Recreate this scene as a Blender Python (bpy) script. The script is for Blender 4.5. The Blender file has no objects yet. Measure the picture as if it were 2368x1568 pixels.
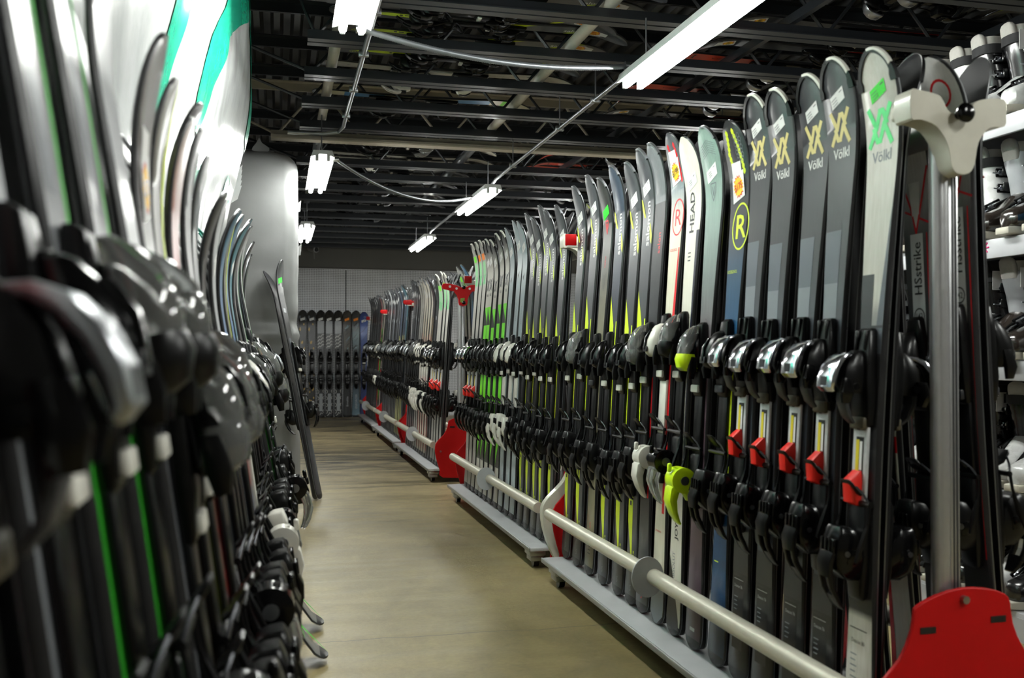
import bpy, math, random
from math import sin, cos, pi, radians, sqrt
from mathutils import Vector, Matrix, noise
from mathutils.geometry import tessellate_polygon

random.seed(7)
SC = bpy.context.scene
COL = SC.collection

# ---------------------------------------------------------------- camera, world, exposure
CAM_H = 0.97
cam_data = bpy.data.cameras.new('camera')
cam = bpy.data.objects.new('camera', cam_data)
COL.objects.link(cam)
cam.location = (0, 0, CAM_H)
cam.rotation_euler = (radians(90.83), 0, -radians(13.77))
cam_data.sensor_width = 36.0
cam_data.lens = 2200 / 2368 * 36.0
cam_data.clip_start = 0.05
cam_data.clip_end = 60
cam_data.dof.use_dof = True
cam_data.dof.focus_distance = 4.4
cam_data.dof.aperture_fstop = 4.6
SC.camera = cam

world = bpy.data.worlds.new('world')
SC.world = world
world.use_nodes = True
world.node_tree.nodes['Background'].inputs[0].default_value = (0.9, 1.0, 1.0, 1)
world.node_tree.nodes['Background'].inputs[1].default_value = 0.02
SC.view_settings.view_transform = 'Standard'
SC.view_settings.look = 'None'
SC.view_settings.gamma = 1.0
SC.view_settings.use_curve_mapping = False
SC.view_settings.exposure = 1.4
TUBE_POWER = 40.0

# ---------------------------------------------------------------- materials
def lin(c):
    c = c / 255.0
    return c / 12.92 if c <= 0.04045 else ((c + 0.055) / 1.055) ** 2.4

def rgb(c):
    return (lin(c[0]), lin(c[1]), lin(c[2]), 1)

MATS = {}
def mat(name, col, rough=0.5, metal=0.0, var=0.06, scale=30.0, bump=0.0, coat=0.0, trans=0.0, spec=0.5):
    """one-colour surface with a little procedural mottling and uneven gloss"""
    if name in MATS:
        return MATS[name]
    m = bpy.data.materials.new(name)
    m.use_nodes = True
    nt = m.node_tree
    b = nt.nodes['Principled BSDF']
    tc = nt.nodes.new('ShaderNodeTexCoord')
    nz = nt.nodes.new('ShaderNodeTexNoise')
    nz.inputs['Scale'].default_value = scale
    nz.inputs['Detail'].default_value = 4
    nt.links.new(tc.outputs['Object'], nz.inputs['Vector'])
    mix = nt.nodes.new('ShaderNodeMix')
    mix.data_type = 'RGBA'
    c = rgb(col)
    mix.inputs[6].default_value = tuple(max(0, x * (1 - 2 * var)) for x in c[:3]) + (1,)
    mix.inputs[7].default_value = tuple(min(1, x * (1 + 2 * var)) for x in c[:3]) + (1,)
    nt.links.new(nz.outputs['Fac'], mix.inputs[0])
    nt.links.new(mix.outputs[2], b.inputs['Base Color'])
    mr = nt.nodes.new('ShaderNodeMapRange')
    mr.inputs['To Min'].default_value = max(0.02, rough * 0.8)
    mr.inputs['To Max'].default_value = min(1, rough * 1.2)
    nt.links.new(nz.outputs['Fac'], mr.inputs['Value'])
    nt.links.new(mr.outputs[0], b.inputs['Roughness'])
    b.inputs['Metallic'].default_value = metal
    b.inputs['Coat Weight'].default_value = coat
    b.inputs['Coat Roughness'].default_value = 0.15
    b.inputs['Specular IOR Level'].default_value = spec
    b.inputs['Transmission Weight'].default_value = trans
    if bump:
        bp = nt.nodes.new('ShaderNodeBump')
        bp.inputs['Strength'].default_value = bump
        bp.inputs['Distance'].default_value = 0.01
        nt.links.new(nz.outputs['Fac'], bp.inputs['Height'])
        nt.links.new(bp.outputs[0], b.inputs['Normal'])
    MATS[name] = m
    return m

def emit(name, col, strength):
    m = bpy.data.materials.new(name)
    m.use_nodes = True
    nt = m.node_tree
    nt.nodes.remove(nt.nodes['Principled BSDF'])
    e = nt.nodes.new('ShaderNodeEmission')
    e.inputs[0].default_value = col
    e.inputs[1].default_value = strength
    nt.links.new(e.outputs[0], nt.nodes['Material Output'].inputs[0])
    MATS[name] = m
    return m

def ramp_mat(name, stops, hard=False, rough=0.35, coat=0.3, wear=0.25):
    """ski topsheet: colours along the ski (object z, metres) with fine scuffs"""
    if name in MATS:
        return MATS[name]
    m = bpy.data.materials.new(name)
    m.use_nodes = True
    nt = m.node_tree
    b = nt.nodes['Principled BSDF']
    tc = nt.nodes.new('ShaderNodeTexCoord')
    sp = nt.nodes.new('ShaderNodeSeparateXYZ')
    nt.links.new(tc.outputs['Object'], sp.inputs[0])
    mr = nt.nodes.new('ShaderNodeMapRange')
    mr.inputs['From Max'].default_value = 2.0
    nt.links.new(sp.outputs['Z'], mr.inputs['Value'])
    cr = nt.nodes.new('ShaderNodeValToRGB')
    cr.color_ramp.interpolation = 'CONSTANT' if hard else 'LINEAR'
    els = cr.color_ramp.elements
    while len(els) > 1:
        els.remove(els[-1])
    for i, (z, c) in enumerate(stops):
        e = els[0] if i == 0 else els.new(min(1, z / 2.0))
        e.position = min(1, z / 2.0)
        e.color = rgb(c)
    nt.links.new(mr.outputs[0], cr.inputs[0])
    mp = nt.nodes.new('ShaderNodeMapping')
    mp.inputs['Scale'].default_value = (160, 160, 14)
    nt.links.new(tc.outputs['Object'], mp.inputs[0])
    nz = nt.nodes.new('ShaderNodeTexNoise')
    nz.inputs['Scale'].default_value = 1.0
    nz.inputs['Detail'].default_value = 5
    nt.links.new(mp.outputs[0], nz.inputs['Vector'])
    mx = nt.nodes.new('ShaderNodeMix')
    mx.data_type = 'RGBA'
    mx.blend_type = 'OVERLAY'
    mx.inputs[0].default_value = wear
    nt.links.new(cr.outputs[0], mx.inputs[6])
    nt.links.new(nz.outputs['Fac'], mx.inputs[7])
    nt.links.new(mx.outputs[2], b.inputs['Base Color'])
    b.inputs['Roughness'].default_value = rough
    b.inputs['Coat Weight'].default_value = coat
    b.inputs['Coat Roughness'].default_value = 0.2
    MATS[name] = m
    return m

# ---------------------------------------------------------------- mesh building
def rrect(cx, cy, w, h, r, n=2):
    r = min(r, w * 0.499, h * 0.499)
    out = []
    for qx, qy, a0 in ((1, 1, 0), (-1, 1, 90), (-1, -1, 180), (1, -1, 270)):
        for i in range(n + 1):
            a = radians(a0 + 90 * i / n)
            out.append((cx + qx * (w / 2 - r) + r * cos(a), cy + qy * (h / 2 - r) + r * sin(a)))
    return out

class MB:
    def __init__(self):
        self.v, self.f, self.mi, self.ms = [], [], [], []
    def slot(self, m):
        if m not in self.ms:
            self.ms.append(m)
        return self.ms.index(m)
    def add(self, vs, fs, m):
        o = len(self.v)
        k = self.slot(m)
        self.v += [tuple(p) for p in vs]
        for f in fs:
            self.f.append([i + o for i in f])
            self.mi.append(k)
        return self
    def rings(self, rs, m, cap=True, closed=True, loop=False):
        n = len(rs[0])
        vs = [p for r in rs for p in r]
        fs = []
        R = len(rs)
        for i in range(R if loop else R - 1):
            j = (i + 1) % R
            for k in range(n if closed else n - 1):
                l = (k + 1) % n
                fs.append([i * n + k, i * n + l, j * n + l, j * n + k])
        if cap and not loop:
            fs.append(list(range(n))[::-1])
            fs.append([(R - 1) * n + k for k in range(n)])
        return self.add(vs, fs, m)
    def box(self, c, s, m, r=0.0, M=None):
        """box with rounded long edges (about its own z) and chamfered ends"""
        x, y, z = c
        sx, sy, sz = s
        rs = []
        if r <= 0:
            for q in (-1, 1):
                rs.append([(x - sx/2, y - sy/2, z + q*sz/2), (x + sx/2, y - sy/2, z + q*sz/2), (x + sx/2, y + sy/2, z + q*sz/2), (x - sx/2, y + sy/2, z + q*sz/2)])
        else:
            r = min(r, sz * 0.45)
            for zz, ins in ((-sz/2, r*0.9), (-sz/2 + r*0.35, r*0.25), (-sz/2 + r, 0), (sz/2 - r, 0), (sz/2 - r*0.35, r*0.25), (sz/2, r*0.9)):
                rs.append([(p[0], p[1], z + zz) for p in rrect(x, y, max(1e-4, sx - 2*ins), max(1e-4, sy - 2*ins), r)])
        if M is not None:
            rs = [[M @ Vector(p) for p in q] for q in rs]
        return self.rings(rs, m)
    def tube(self, path, r, m, n=10, cap=True):
        pts = [Vector(p) for p in path]
        rr = r if isinstance(r, (list, tuple)) else [r] * len(pts)
        rs = []
        up = None
        for i, p in enumerate(pts):
            t = (pts[min(i + 1, len(pts) - 1)] - pts[max(i - 1, 0)]).normalized()
            if up is None:
                up = Vector((0, 0, 1)) if abs(t.z) < 0.9 else Vector((1, 0, 0))
            a = t.cross(up).normalized()
            up = a.cross(t).normalized()
            rs.append([p + (a * cos(2*pi*k/n) + up * sin(2*pi*k/n)) * rr[i] for k in range(n)])
        return self.rings(rs, m, cap)
    def sweep(self, path, ws, ts, m, x=0.0, r=0.006):
        """path in (y, z); width along x, thickness along the path's normal"""
        rs = []
        for i, (y, z) in enumerate(path):
            a, b = path[max(i - 1, 0)], path[min(i + 1, len(path) - 1)]
            t = Vector((b[0] - a[0], b[1] - a[1])).normalized()
            nx = Vector((-t.y, t.x))
            w = ws[i] if isinstance(ws, (list, tuple)) else ws
            h = ts[i] if isinstance(ts, (list, tuple)) else ts
            rs.append([(x + p[0], y + nx.x * p[1], z + nx.y * p[1]) for p in rrect(0, 0, w, h, r)])
        return self.rings(rs, m)
    def loft(self, secs, m, r=0.35, n=2):
        """sections (z, cx, cy, w, h) stacked along z"""
        return self.rings([[(p[0], p[1], z) for p in rrect(cx, cy, w, h, min(w, h) * r, n)] for z, cx, cy, w, h in secs], m)
    def plate(self, poly, t, m, fn):
        """closed 2D outline, thickness t; fn(a, b, depth) -> 3D"""
        n = len(poly)
        vs = [fn(a, b, 0) for a, b in poly] + [fn(a, b, t) for a, b in poly]
        tris = tessellate_polygon([[Vector((a, b, 0)) for a, b in poly]])
        fs = [list(q) for q in tris] + [[i + n for i in q][::-1] for q in tris]
        fs += [[i, (i + 1) % n, (i + 1) % n + n, i + n] for i in range(n)]
        return self.add(vs, fs, m)
    def mesh(self, name, angle=38):
        me = bpy.data.meshes.new(name)
        me.from_pydata([tuple(p) for p in self.v], [], self.f)
        for m in self.ms:
            me.materials.append(m)
        me.polygons.foreach_set('material_index', self.mi)
        import bmesh
        bm = bmesh.new()
        bm.from_mesh(me)
        bmesh.ops.recalc_face_normals(bm, faces=bm.faces)
        bm.to_mesh(me)
        bm.free()
        me.shade_smooth()
        me.set_sharp_from_angle(angle=radians(angle))
        return me
    def build(self, name, parent=None, angle=38):
        return link(name, self.mesh(name, angle), parent)

def link(name, data, parent=None, loc=None, rot=None):
    o = bpy.data.objects.new(name, data)
    COL.objects.link(o)
    if parent is not None:
        o.parent = parent
    if loc is not None:
        o.location = loc
    if rot is not None:
        o.rotation_euler = rot
    return o

def tag(o, label, cat, group=None):
    o['label'] = label
    o['category'] = cat
    if group:
        o['group'] = group
    return o

def thing(name, label, cat, loc=(0, 0, 0), group=None):
    return tag(link(name, None, None, loc), label, cat, group)

def struct(name, mb, angle=38):
    o = mb.build(name, None, angle)
    o['kind'] = 'structure'
    return o

ORD = ['zeroth', 'first', 'second', 'third', 'fourth', 'fifth', 'sixth', 'seventh', 'eighth', 'ninth', 'tenth', 'eleventh', 'twelfth',
       'thirteenth', 'fourteenth', 'fifteenth', 'sixteenth', 'seventeenth', 'eighteenth', 'nineteenth', 'twentieth', 'twenty-first',
       'twenty-second', 'twenty-third', 'twenty-fourth', 'twenty-fifth', 'twenty-sixth', 'twenty-seventh', 'twenty-eighth', 'twenty-ninth', 'thirtieth']

TEXTS = {}
def text2d(s, bold=0.0):
    """glyph triangles of a word, cap height 1, centred"""
    if (s, bold) in TEXTS:
        return TEXTS[(s, bold)]
    cu = bpy.data.curves.new('lettering', 'FONT')
    cu.body = s
    cu.size = 1.0
    cu.offset = bold
    cu.resolution_u = 2
    ob = bpy.data.objects.new('lettering', cu)
    COL.objects.link(ob)
    dg = bpy.context.evaluated_depsgraph_get()
    me = ob.evaluated_get(dg).to_mesh()
    vs = [(v.co.x, v.co.y) for v in me.vertices]
    fs = [list(p.vertices) for p in me.polygons]
    ob.evaluated_get(dg).to_mesh_clear()
    bpy.data.objects.remove(ob)
    x0, x1 = min(p[0] for p in vs), max(p[0] for p in vs)
    k = 1 / 0.69
    vs = [((p[0] - (x0 + x1) / 2) * k, (p[1] - 0.345) * k) for p in vs]
    TEXTS[(s, bold)] = (vs, fs, (x1 - x0) * k)
    return TEXTS[(s, bold)]

# shared materials
BLK = mat('black_plastic', (9, 9, 10), 0.3, coat=0.0, spec=0.32)
BLKG = mat('glossy_black_plastic', (8, 8, 9), 0.18, coat=0.1, spec=0.28)
DGR = mat('dark_grey_plastic', (48, 49, 52), 0.38)
WHT = mat('white_plastic', (214, 212, 202), 0.32, coat=0.3)
CHR = mat('chrome', (220, 222, 228), 0.14, metal=1.0, var=0.02)
STL = mat('brushed_steel', (165, 168, 172), 0.32, metal=1.0, var=0.03)
ALU = mat('brushed_aluminium', (188, 189, 190), 0.36, metal=0.85, var=0.03, scale=60)
RAILM = mat('satin_rail', (204, 200, 184), 0.4, metal=0.35, var=0.03, scale=40)
RED = mat('red_painted_steel', (172, 2, 5), 0.5, coat=0.0, var=0.05, scale=8, spec=0.25)
LIME = mat('neon_lime_plastic', (206, 240, 20), 0.3, coat=0.3)
REDP = mat('red_plastic', (225, 38, 28), 0.35)
CLR = mat('clear_plastic', (236, 238, 234), 0.06, trans=0.88, var=0.02)
PAPER = mat('white_paper', (224, 224, 222), 0.6, var=0.03)
PRINT = mat('grey_print', (96, 98, 102), 0.6)
YELP = mat('yellow_print', (222, 205, 40), 0.5)
# ---------------------------------------------------------------- skis
SIDE = mat('ski_sidewall', (24, 24, 26), 0.4)
EDGE = mat('ski_steel_edge', (150, 152, 155), 0.3, metal=0.9)
BASE = mat('ski_base', (30, 30, 33), 0.35)

class Board:
    """the shape of one ski: x across, y out of the topsheet, z from tail to tip"""
    def __init__(s, L, wt=0.117, ww=0.078, wl=0.108, rise=0.06, tail=0.004, tl=0.27):
        s.L, s.wt, s.ww, s.wl, s.rise, s.tail, s.tl = L, wt, ww, wl, rise, tail, tl
        s.vt, s.vb, s.vc = L - 0.105, 0.05, 0.46 * L
        N = 120
        s.tab = []
        z = 0.0
        py = s._y(0)
        for i in range(N + 1):
            v = L * i / N
            y = s._y(v)
            if i:
                dy = y - py
                z += sqrt(max(1e-9, (L / N) ** 2 - dy * dy))
            s.tab.append((y, z))
            py = y
    def _y(s, v):
        a = max(0, (v - (s.L - s.tl)) / s.tl)
        b = max(0, (0.16 - v) / 0.16)
        c = max(0, sin(pi * v / (s.L - 0.1))) if v < s.L - 0.1 else 0
        return s.rise * a ** 2.1 + s.tail * b ** 2.0 + 0.004 * c
    def c(s, v):
        t = min(max(v / s.L, 0), 1) * 120
        i = min(int(t), 119)
        f = t - i
        a, b = s.tab[i], s.tab[i + 1]
        return a[0] + (b[0] - a[0]) * f, a[1] + (b[1] - a[1]) * f
    def h(s, v):
        if v > s.vt:
            k = (v - s.vt) / (s.L - s.vt)
            return s.wt / 2 * max(0.02, (1 - k ** 2.4)) ** 0.55
        if v > s.vc:
            k = (v - s.vc) / (s.vt - s.vc)
            return s.ww / 2 + (s.wt - s.ww) / 2 * (k * k * (1.5 - 0.5 * k))
        if v > s.vb:
            k = (s.vc - v) / (s.vc - s.vb)
            return s.ww / 2 + (s.wl - s.ww) / 2 * k * k
        k = (s.vb - v) / s.vb
        return s.wl / 2 * max(0.05, 1 - k ** 3) ** 0.45
    def t(s, v):
        return 0.006 + 0.008 * max(0, sin(pi * min(1, max(0, v / s.L)))) ** 1.3
    def S(s, u, v, off=0.0):
        y, z = s.c(v)
        y2, z2 = s.c(min(s.L, v + 0.01))
        y1, z1 = s.c(max(0, v - 0.01))
        n = Vector((0, z2 - z1, -(y2 - y1))).normalized()
        d = s.t(v) + off
        return (-u, y + n.y * d, z + n.z * d)

def board_mesh(name, B, top, base=BASE, side=SIDE, guard=None):
    mb = MB()
    L = B.L
    vs = [0, 0.006, 0.015, 0.03, 0.05] + [0.05 + (L - 0.33) * i / 16 for i in range(1, 17)]
    vs += [L - 0.28 + 0.175 * i / 10 for i in range(1, 11)]
    vs += [L - 0.105 + 0.105 * q for q in (0.2, 0.4, 0.58, 0.73, 0.85, 0.93, 0.975, 1.0)]
    rs = []
    for v in vs:
        h = B.h(v)
        t = B.t(v)
        b = min(0.0045, h * 0.2)
        S = B.S
        rs.append([S(-h, v, -t), S(-h, v, -t + 0.0022), S(-h, v, -t * 0.45), S(-h + b, v), S(0, v, 0.0004), S(h - b, v), S(h, v, -t * 0.45), S(h, v, -t + 0.0022), S(h, v, -t), S(0, v, -t)])
    strips = [EDGE, side, side, top, top, side, side, EDGE, base, base]
    n = 10
    o = len(mb.v)
    mb.v += [p for r in rs for p in r]
    for i in range(len(rs) - 1):
        for k in range(n):
            l = (k + 1) % n
            mb.f.append([o + i*n + k, o + i*n + l, o + (i+1)*n + l, o + (i+1)*n + k])
            mb.mi.append(mb.slot(side if vs[i] < 0.02 and strips[k] is top else strips[k]))
    mb.f.append([o + k for k in range(n)])
    mb.mi.append(mb.slot(side))
    mb.f.append([o + (len(rs)-1)*n + k for k in range(n)])
    mb.mi.append(mb.slot(side))
    return mb

EPS = 0.0007
class Art:
    """flat graphics laid on the topsheet; u to the viewer's right, w measured down from the tip, or up from the tail if negative"""
    def __init__(s, mb, B, off=EPS):
        s.mb, s.B, s.off = mb, B, off
    def V(s, w):
        return s.B.L - w if math.copysign(1, w) > 0 else -w
    def poly(s, pts, m):
        P = [(u, s.V(w)) for u, w in pts]
        tr = tessellate_polygon([[Vector((u, v, 0)) for u, v in P]])
        s.mb.add([s.B.S(u, v, s.off) for u, v in P], [list(t) for t in tr], m)
    def strip(s, u0, u1, w0, w1, m, n=10):
        """u0, u1 numbers or functions of the fraction along; |u| clamped to the ski"""
        a, b = s.V(w0), s.V(w1)
        vs, fs = [], []
        for i in range(n + 1):
            k = i / n
            v = a + (b - a) * k
            h = s.B.h(v) - 0.0045
            p = u0(k) if callable(u0) else u0
            q = u1(k) if callable(u1) else u1
            p, q = max(-h, min(h, p)), max(-h, min(h, q))
            vs += [s.B.S(p, v, s.off), s.B.S(q, v, s.off)]
            if i:
                fs.append([2*i - 2, 2*i - 1, 2*i + 1, 2*i])
        s.mb.add(vs, fs, m)
    def stroke(s, pts, wd, m, loop=False):
        P = [Vector((u, s.V(w))) for u, w in pts]
        n = len(P)
        for i in range(n if loop else n - 1):
            a, b = P[i], P[(i + 1) % n]
            t = (b - a).normalized()
            q = Vector((-t.y, t.x)) * wd / 2
            e = t * wd * 0.25
            vs = [a - q - e, a + q - e, b + q + e, b - q + e]
            s.mb.add([s.B.S(p.x, p.y, s.off + 0.00005 * (i % 3)) for p in vs], [[0, 1, 2, 3]], m)
    def text(s, word, u, w, size, m, turn=0, bold=0.0, squeeze=1.0):
        """turn 90 reads up the ski"""
        vs, fs, wd = text2d(word, bold)
        c, d = cos(radians(turn)), sin(radians(turn))
        v0 = s.V(w)
        out = []
        for x, y in vs:
            x, y = x * size * squeeze, y * size
            out.append(s.B.S(u + x * c - y * d, v0 + x * d + y * c, s.off))
        s.mb.add(out, fs, m)
    def ring(s, u, w, ru, rw, wd, m, n=28):
        s.stroke([(u + ru * cos(2*pi*i/n), w + rw * sin(2*pi*i/n)) for i in range(n)], wd, m, True)
    def vv(s, u, w, sz, m):
        """two interlocked V shapes one above the other, as on the photographed skis"""
        for q in (-1, 1):
            a = [(-0.50, -0.55), (-0.18, 0.05), (0.02, -0.42)] if q < 0 else [(0.50, 0.55), (0.18, -0.05), (-0.02, 0.42)]
            s.stroke([(u + x * sz, w + y * sz) for x, y in a], sz * 0.17, m)
        s.stroke([(u - 0.02 * sz, w - 0.42 * sz), (u + 0.16 * sz, w - 0.42 * sz), (u + 0.30 * sz, w - 0.05 * sz)], sz * 0.17, m)
        s.stroke([(u + 0.02 * sz, w + 0.42 * sz), (u - 0.16 * sz, w + 0.42 * sz), (u - 0.30 * sz, w + 0.05 * sz)], sz * 0.17, m)
        s.stroke([(u + 0.50 * sz, w - 0.55 * sz), (u + 0.18 * sz, w - 0.02 * sz)], sz * 0.17, m)
        s.stroke([(u - 0.50 * sz, w + 0.55 * sz), (u - 0.18 * sz, w + 0.02 * sz)], sz * 0.17, m)

def flat(name, col, rough=0.38):
    return mat('print_' + name, col, rough, coat=0.2, var=0.03)
P_CREAM = flat('cream', (206, 192, 120)); P_WHITE = flat('white', (220, 220, 216)); P_GREY = flat('grey', (122, 128, 134)); P_SLATE = flat('slate', (92, 98, 106))
P_BLACK = flat('black', (22, 22, 24)); P_CHAR = flat('charcoal', (48, 49, 52)); P_GREEN = flat('green', (60, 226, 120)); P_LIME = flat('lime', (212, 232, 42))
P_NEON = flat('neon_green', (120, 240, 30)); P_RED = flat('red', (214, 26, 34)); P_ORANGE = flat('orange', (245, 130, 20)); P_TEAL = flat('teal', (30, 160, 150))
P_GOLD = flat('gold', (222, 184, 104)); P_BLUE = flat('blue', (70, 140, 196)); P_PURP = flat('purple', (96, 78, 140)); P_SILV = flat('silver', (168, 172, 176))

def d_deacon(a, B, lo):
    a.strip(-0.05, lambda k: 0.018 - 0.004 * k, 0.40, 0.52, P_SLATE, 6)
    a.strip(-0.05, lambda k: 0.014, 0.52, 0.70, P_GREY, 6)
    a.strip(-0.034, -0.018, 0.645, 0.662, P_CREAM, 1)
    a.vv(-0.002, 0.162, 0.066, P_CREAM)
    a.text('Völkl', 0.0, 0.222, 0.023, P_WHITE, 0, 0.012, 0.92)
    a.strip(-0.05, 0.05, -0.28, -0.36, P_CHAR, 2)
    a.strip(-0.035, 0.02, -0.08, -0.27, P_BLACK, 2)
    a.text('Deacon 76', -0.008, -0.245, 0.0075, P_SILV, 0, 0, 0.9)
    for q in range(5):
        a.strip(-0.03, -0.01 - 0.004 * (q % 2), -(0.215 - 0.011*q), -(0.2175 - 0.011*q), P_GREY, 1)
    a.strip(-0.032, 0.018, -0.262, -0.2635, P_SILV, 1)
def d_deaconw(a, B, lo):
    a.strip(lambda k: 0.062 - 0.052 * k, 0.06, 0.22, 0.66, P_SLATE, 10)
    a.strip(-0.05, 0.0, 0.49, 0.60, P_CHAR, 4)
    a.strip(-0.05, 0.05, 0.60, 0.86, P_CHAR, 4)
    a.strip(-0.032, -0.014, 0.655, 0.675, P_WHITE, 1)
    a.vv(-0.004, 0.170, 0.074, P_GREEN)
    a.text('Völkl', 0.0, 0.236, 0.024, P_SLATE, 0, 0.012, 0.92)
    a.text('Deacon 80', -0.004, -0.255, 0.0085, P_CHAR, 0, 0, 0.85)
    a.strip(-0.034, 0.026, -0.28, -0.282, P_CHAR, 1)
    for q in range(6):
        a.strip(-0.03, -0.008 - 0.004 * (q % 2), -(0.225 - 0.012*q), -(0.2275 - 0.012*q), P_GREY, 1)
def d_salomon(a, B, lo):
    a.text('salomon', 0.006, 0.270, 0.030, P_WHITE, 90, 0.014, 1.08)
    a.poly([(-0.054, 0.175), (-0.044, 0.185), (-0.018, 0.245), (-0.030, 0.246), (-0.050, 0.215)], P_LIME)
    a.poly([(0.020, 0.265), (0.028, 0.275), (0.045, 0.315), (0.045, 0.345), (0.030, 0.325)], P_LIME)
    a.strip(lambda k: -0.042, lambda k: -0.041 + 0.046 * k, 0.50, 0.615, P_LIME, 8)
    a.strip(-0.044, 0.005, 0.615, 0.70, P_LIME, 3)
    a.strip(0.028, 0.039, 0.60, 0.97, P_LIME, 5)
    a.strip(-0.045, 0.0, -0.30, -0.45, P_LIME, 3)
    a.strip(lambda k: -0.045 + 0.043 * k, 0.0, -0.30, -0.13, P_LIME, 8)
    a.strip(-0.026, -0.014, -0.36, -0.385, P_CHAR, 1)
    a.strip(-0.028, -0.012, -0.335, -0.350, P_CHAR, 1)
    for q in range(5):
        a.strip(0.012, 0.02, -(0.175 - 0.013 * q), -(0.184 - 0.013 * q), P_LIME, 1)
    a.text('S', 0.0, -0.055, 0.02, P_GREY, 0)
def d_salred(a, B, lo):
    a.strip(-0.06, 0.06, 0.21, 0.62, P_CHAR, 8)
    a.text('salomon', 0.012, 0.325, 0.0235, P_RED, 90, 0.0, 1.05)
    a.strip(0.004, 0.024, 0.222, 0.255, P_RED, 2)
    a.text('S', 0.014, 0.239, 0.018, P_BLACK, 0)
    a.strip(0.022, 0.031, 0.8, 1.2, P_RED, 6)
    a.strip(-0.025, 0.006, 0.93, 0.95, P_SILV, 1)
    a.text('S', 0.0, -0.055, 0.02, P_RED, 0)
def d_dots(a, B, lo):
    for q in range(8):
        for uu in (-0.024 + 0.003 * q, 0.018 + 0.003 * q):
            w = 0.045 + 0.0165 * q
            a.poly([(uu, w - 0.011), (uu + 0.007, w - 0.004), (uu + 0.007, w + 0.004), (uu, w + 0.011), (uu - 0.007, w + 0.004), (uu - 0.007, w - 0.004)], P_RED)
    a.ring(0.012, 0.28, 0.042, 0.058, 0.005, P_RED)
    a.text('R', 0.014, 0.28, 0.055, P_RED, 0, 0.0, 1.1)
    a.text('ROSSIGNOL', -0.006, 0.385, 0.009, P_RED, 0, 0.0, 0.8)
    a.strip(lambda k: 0.033 - 0.02 * min(1, 2 * k), 0.04, 0.38, -0.55, P_RED, 14)
    a.strip(0.012, 0.03, -0.35, -0.55, P_RED, 4)
    a.text('150', -0.014, -0.535, 0.016, P_BLACK, 0, 0.01, 0.8)
    a.strip(-0.032, 0.002, -0.50, -0.518, P_RED, 1)
    a.strip(-0.05, 0.05, -0.0, -0.12, P_GREY, 4)
    a.text('EXPERIENCE', -0.012, -0.29, 0.006, P_RED, 0)
def d_head(a, B, lo):
    a.text('HEAD', -0.008, 0.24, 0.030, P_BLACK, 90, 0.02, 1.15)
    for q in range(3):
        a.strip(-0.02, 0.0, 0.365 + 0.012 * q, 0.369 + 0.012 * q, P_CHAR, 1)
    a.strip(0.03, 0.05, 0.30, 1.0, flat('navy', (20, 22, 44)), 8)
    a.text('ABSOLUT', -0.012, -0.205, 0.018, P_GREY, 90, 0.0, 0.8)
    a.text('JOY', 0.0, -0.315, 0.021, P_BLACK, 90, 0.025, 1.0)
    a.strip(-0.055, lambda k: -0.042 + 0.09 * k, -0.24, -0.02, P_BLACK, 8)
    a.text('9843', 0.0, 0.80, 0.012, P_CHAR, 90)
    a.strip(-0.016, 0.0, -0.43, -0.46, P_SLATE, 1)
def d_sage(a, B, lo):
    pts = [(-0.016, 0.175), (0.016, 0.175), (0.015, 0.20), (0.0, 0.228), (-0.015, 0.20)]
    a.stroke(pts, 0.003, P_SLATE, True)
    a.stroke([(-0.007, 0.185), (0.0, 0.212), (0.007, 0.185)], 0.003, P_SLATE)
    for q in range(6):
        a.stroke([(-0.04, 0.06 + 0.007*q), (0.0, 0.045 + 0.007*q), (0.04, 0.06 + 0.007*q)], 0.0012, P_SLATE)
    a.text('RALLYBIRD', 0.0, 0.62, 0.012, flat('plum', (84, 60, 74)), 90)
    a.strip(-0.02, 0.012, -0.05, -0.06, P_SILV, 1)
def d_honey(a, B, lo):
    for q in range(9):
        for k, uu in enumerate((-0.034 + 0.003 * abs(q - 4), 0.012 + 0.003 * q)):
            w = 0.035 + 0.0145 * q
            a.poly([(uu, w - 0.0105), (uu + 0.007, w - 0.004), (uu + 0.007, w + 0.004), (uu, w + 0.0105), (uu - 0.007, w + 0.004), (uu - 0.007, w - 0.004)], P_LIME)
    for q in range(7):
        for k in range(3):
            a.ring(0.035 - 0.013 * k + 0.004 * (q % 2), 0.05 + 0.011 * q + 0.006 * (k % 2), 0.0066, 0.0075, 0.0012, P_GREY, 6)
    a.ring(0.018, 0.305, 0.046, 0.064, 0.0055, P_LIME)
    a.text('R', 0.022, 0.305, 0.066, P_LIME, 0, 0.01, 1.1)
    a.text('ROSSIGNOL', -0.012, 0.43, 0.009, P_LIME, 0, 0.0, 0.8)
    a.strip(lambda k: 0.034 - 0.012 * min(1, 4 * k), 0.042, 0.66, -0.45, P_LIME, 14)
    a.strip(-0.03, -0.005, -0.28, -0.283, P_LIME, 1)
def d_kore(a, B, lo):
    a.stroke([(-0.013, 0.178), (0.013, 0.178), (0.012, 0.20), (0.0, 0.230), (-0.012, 0.20)], 0.006, P_RED, True)
    a.stroke([(-0.005, 0.19), (0.0, 0.208), (0.005, 0.19)], 0.005, P_RED)
    a.text('HERO', 0.0, 0.34, 0.012, P_RED, 90)
    for q in range(8):
        a.stroke([(-0.03 + 0.003*q, 0.38 + 0.008*q), (0.0, 0.398 + 0.008*q), (0.03 - 0.003*q, 0.38 + 0.008*q)], 0.0014, P_CHAR)
    a.text('S', -0.004, -0.19, 0.022, P_RED, 0)
    for q in range(4):
        a.strip(-0.02, 0.01, -(0.12 - 0.014*q), -(0.124 - 0.014*q), P_CHAR, 1)
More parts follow.
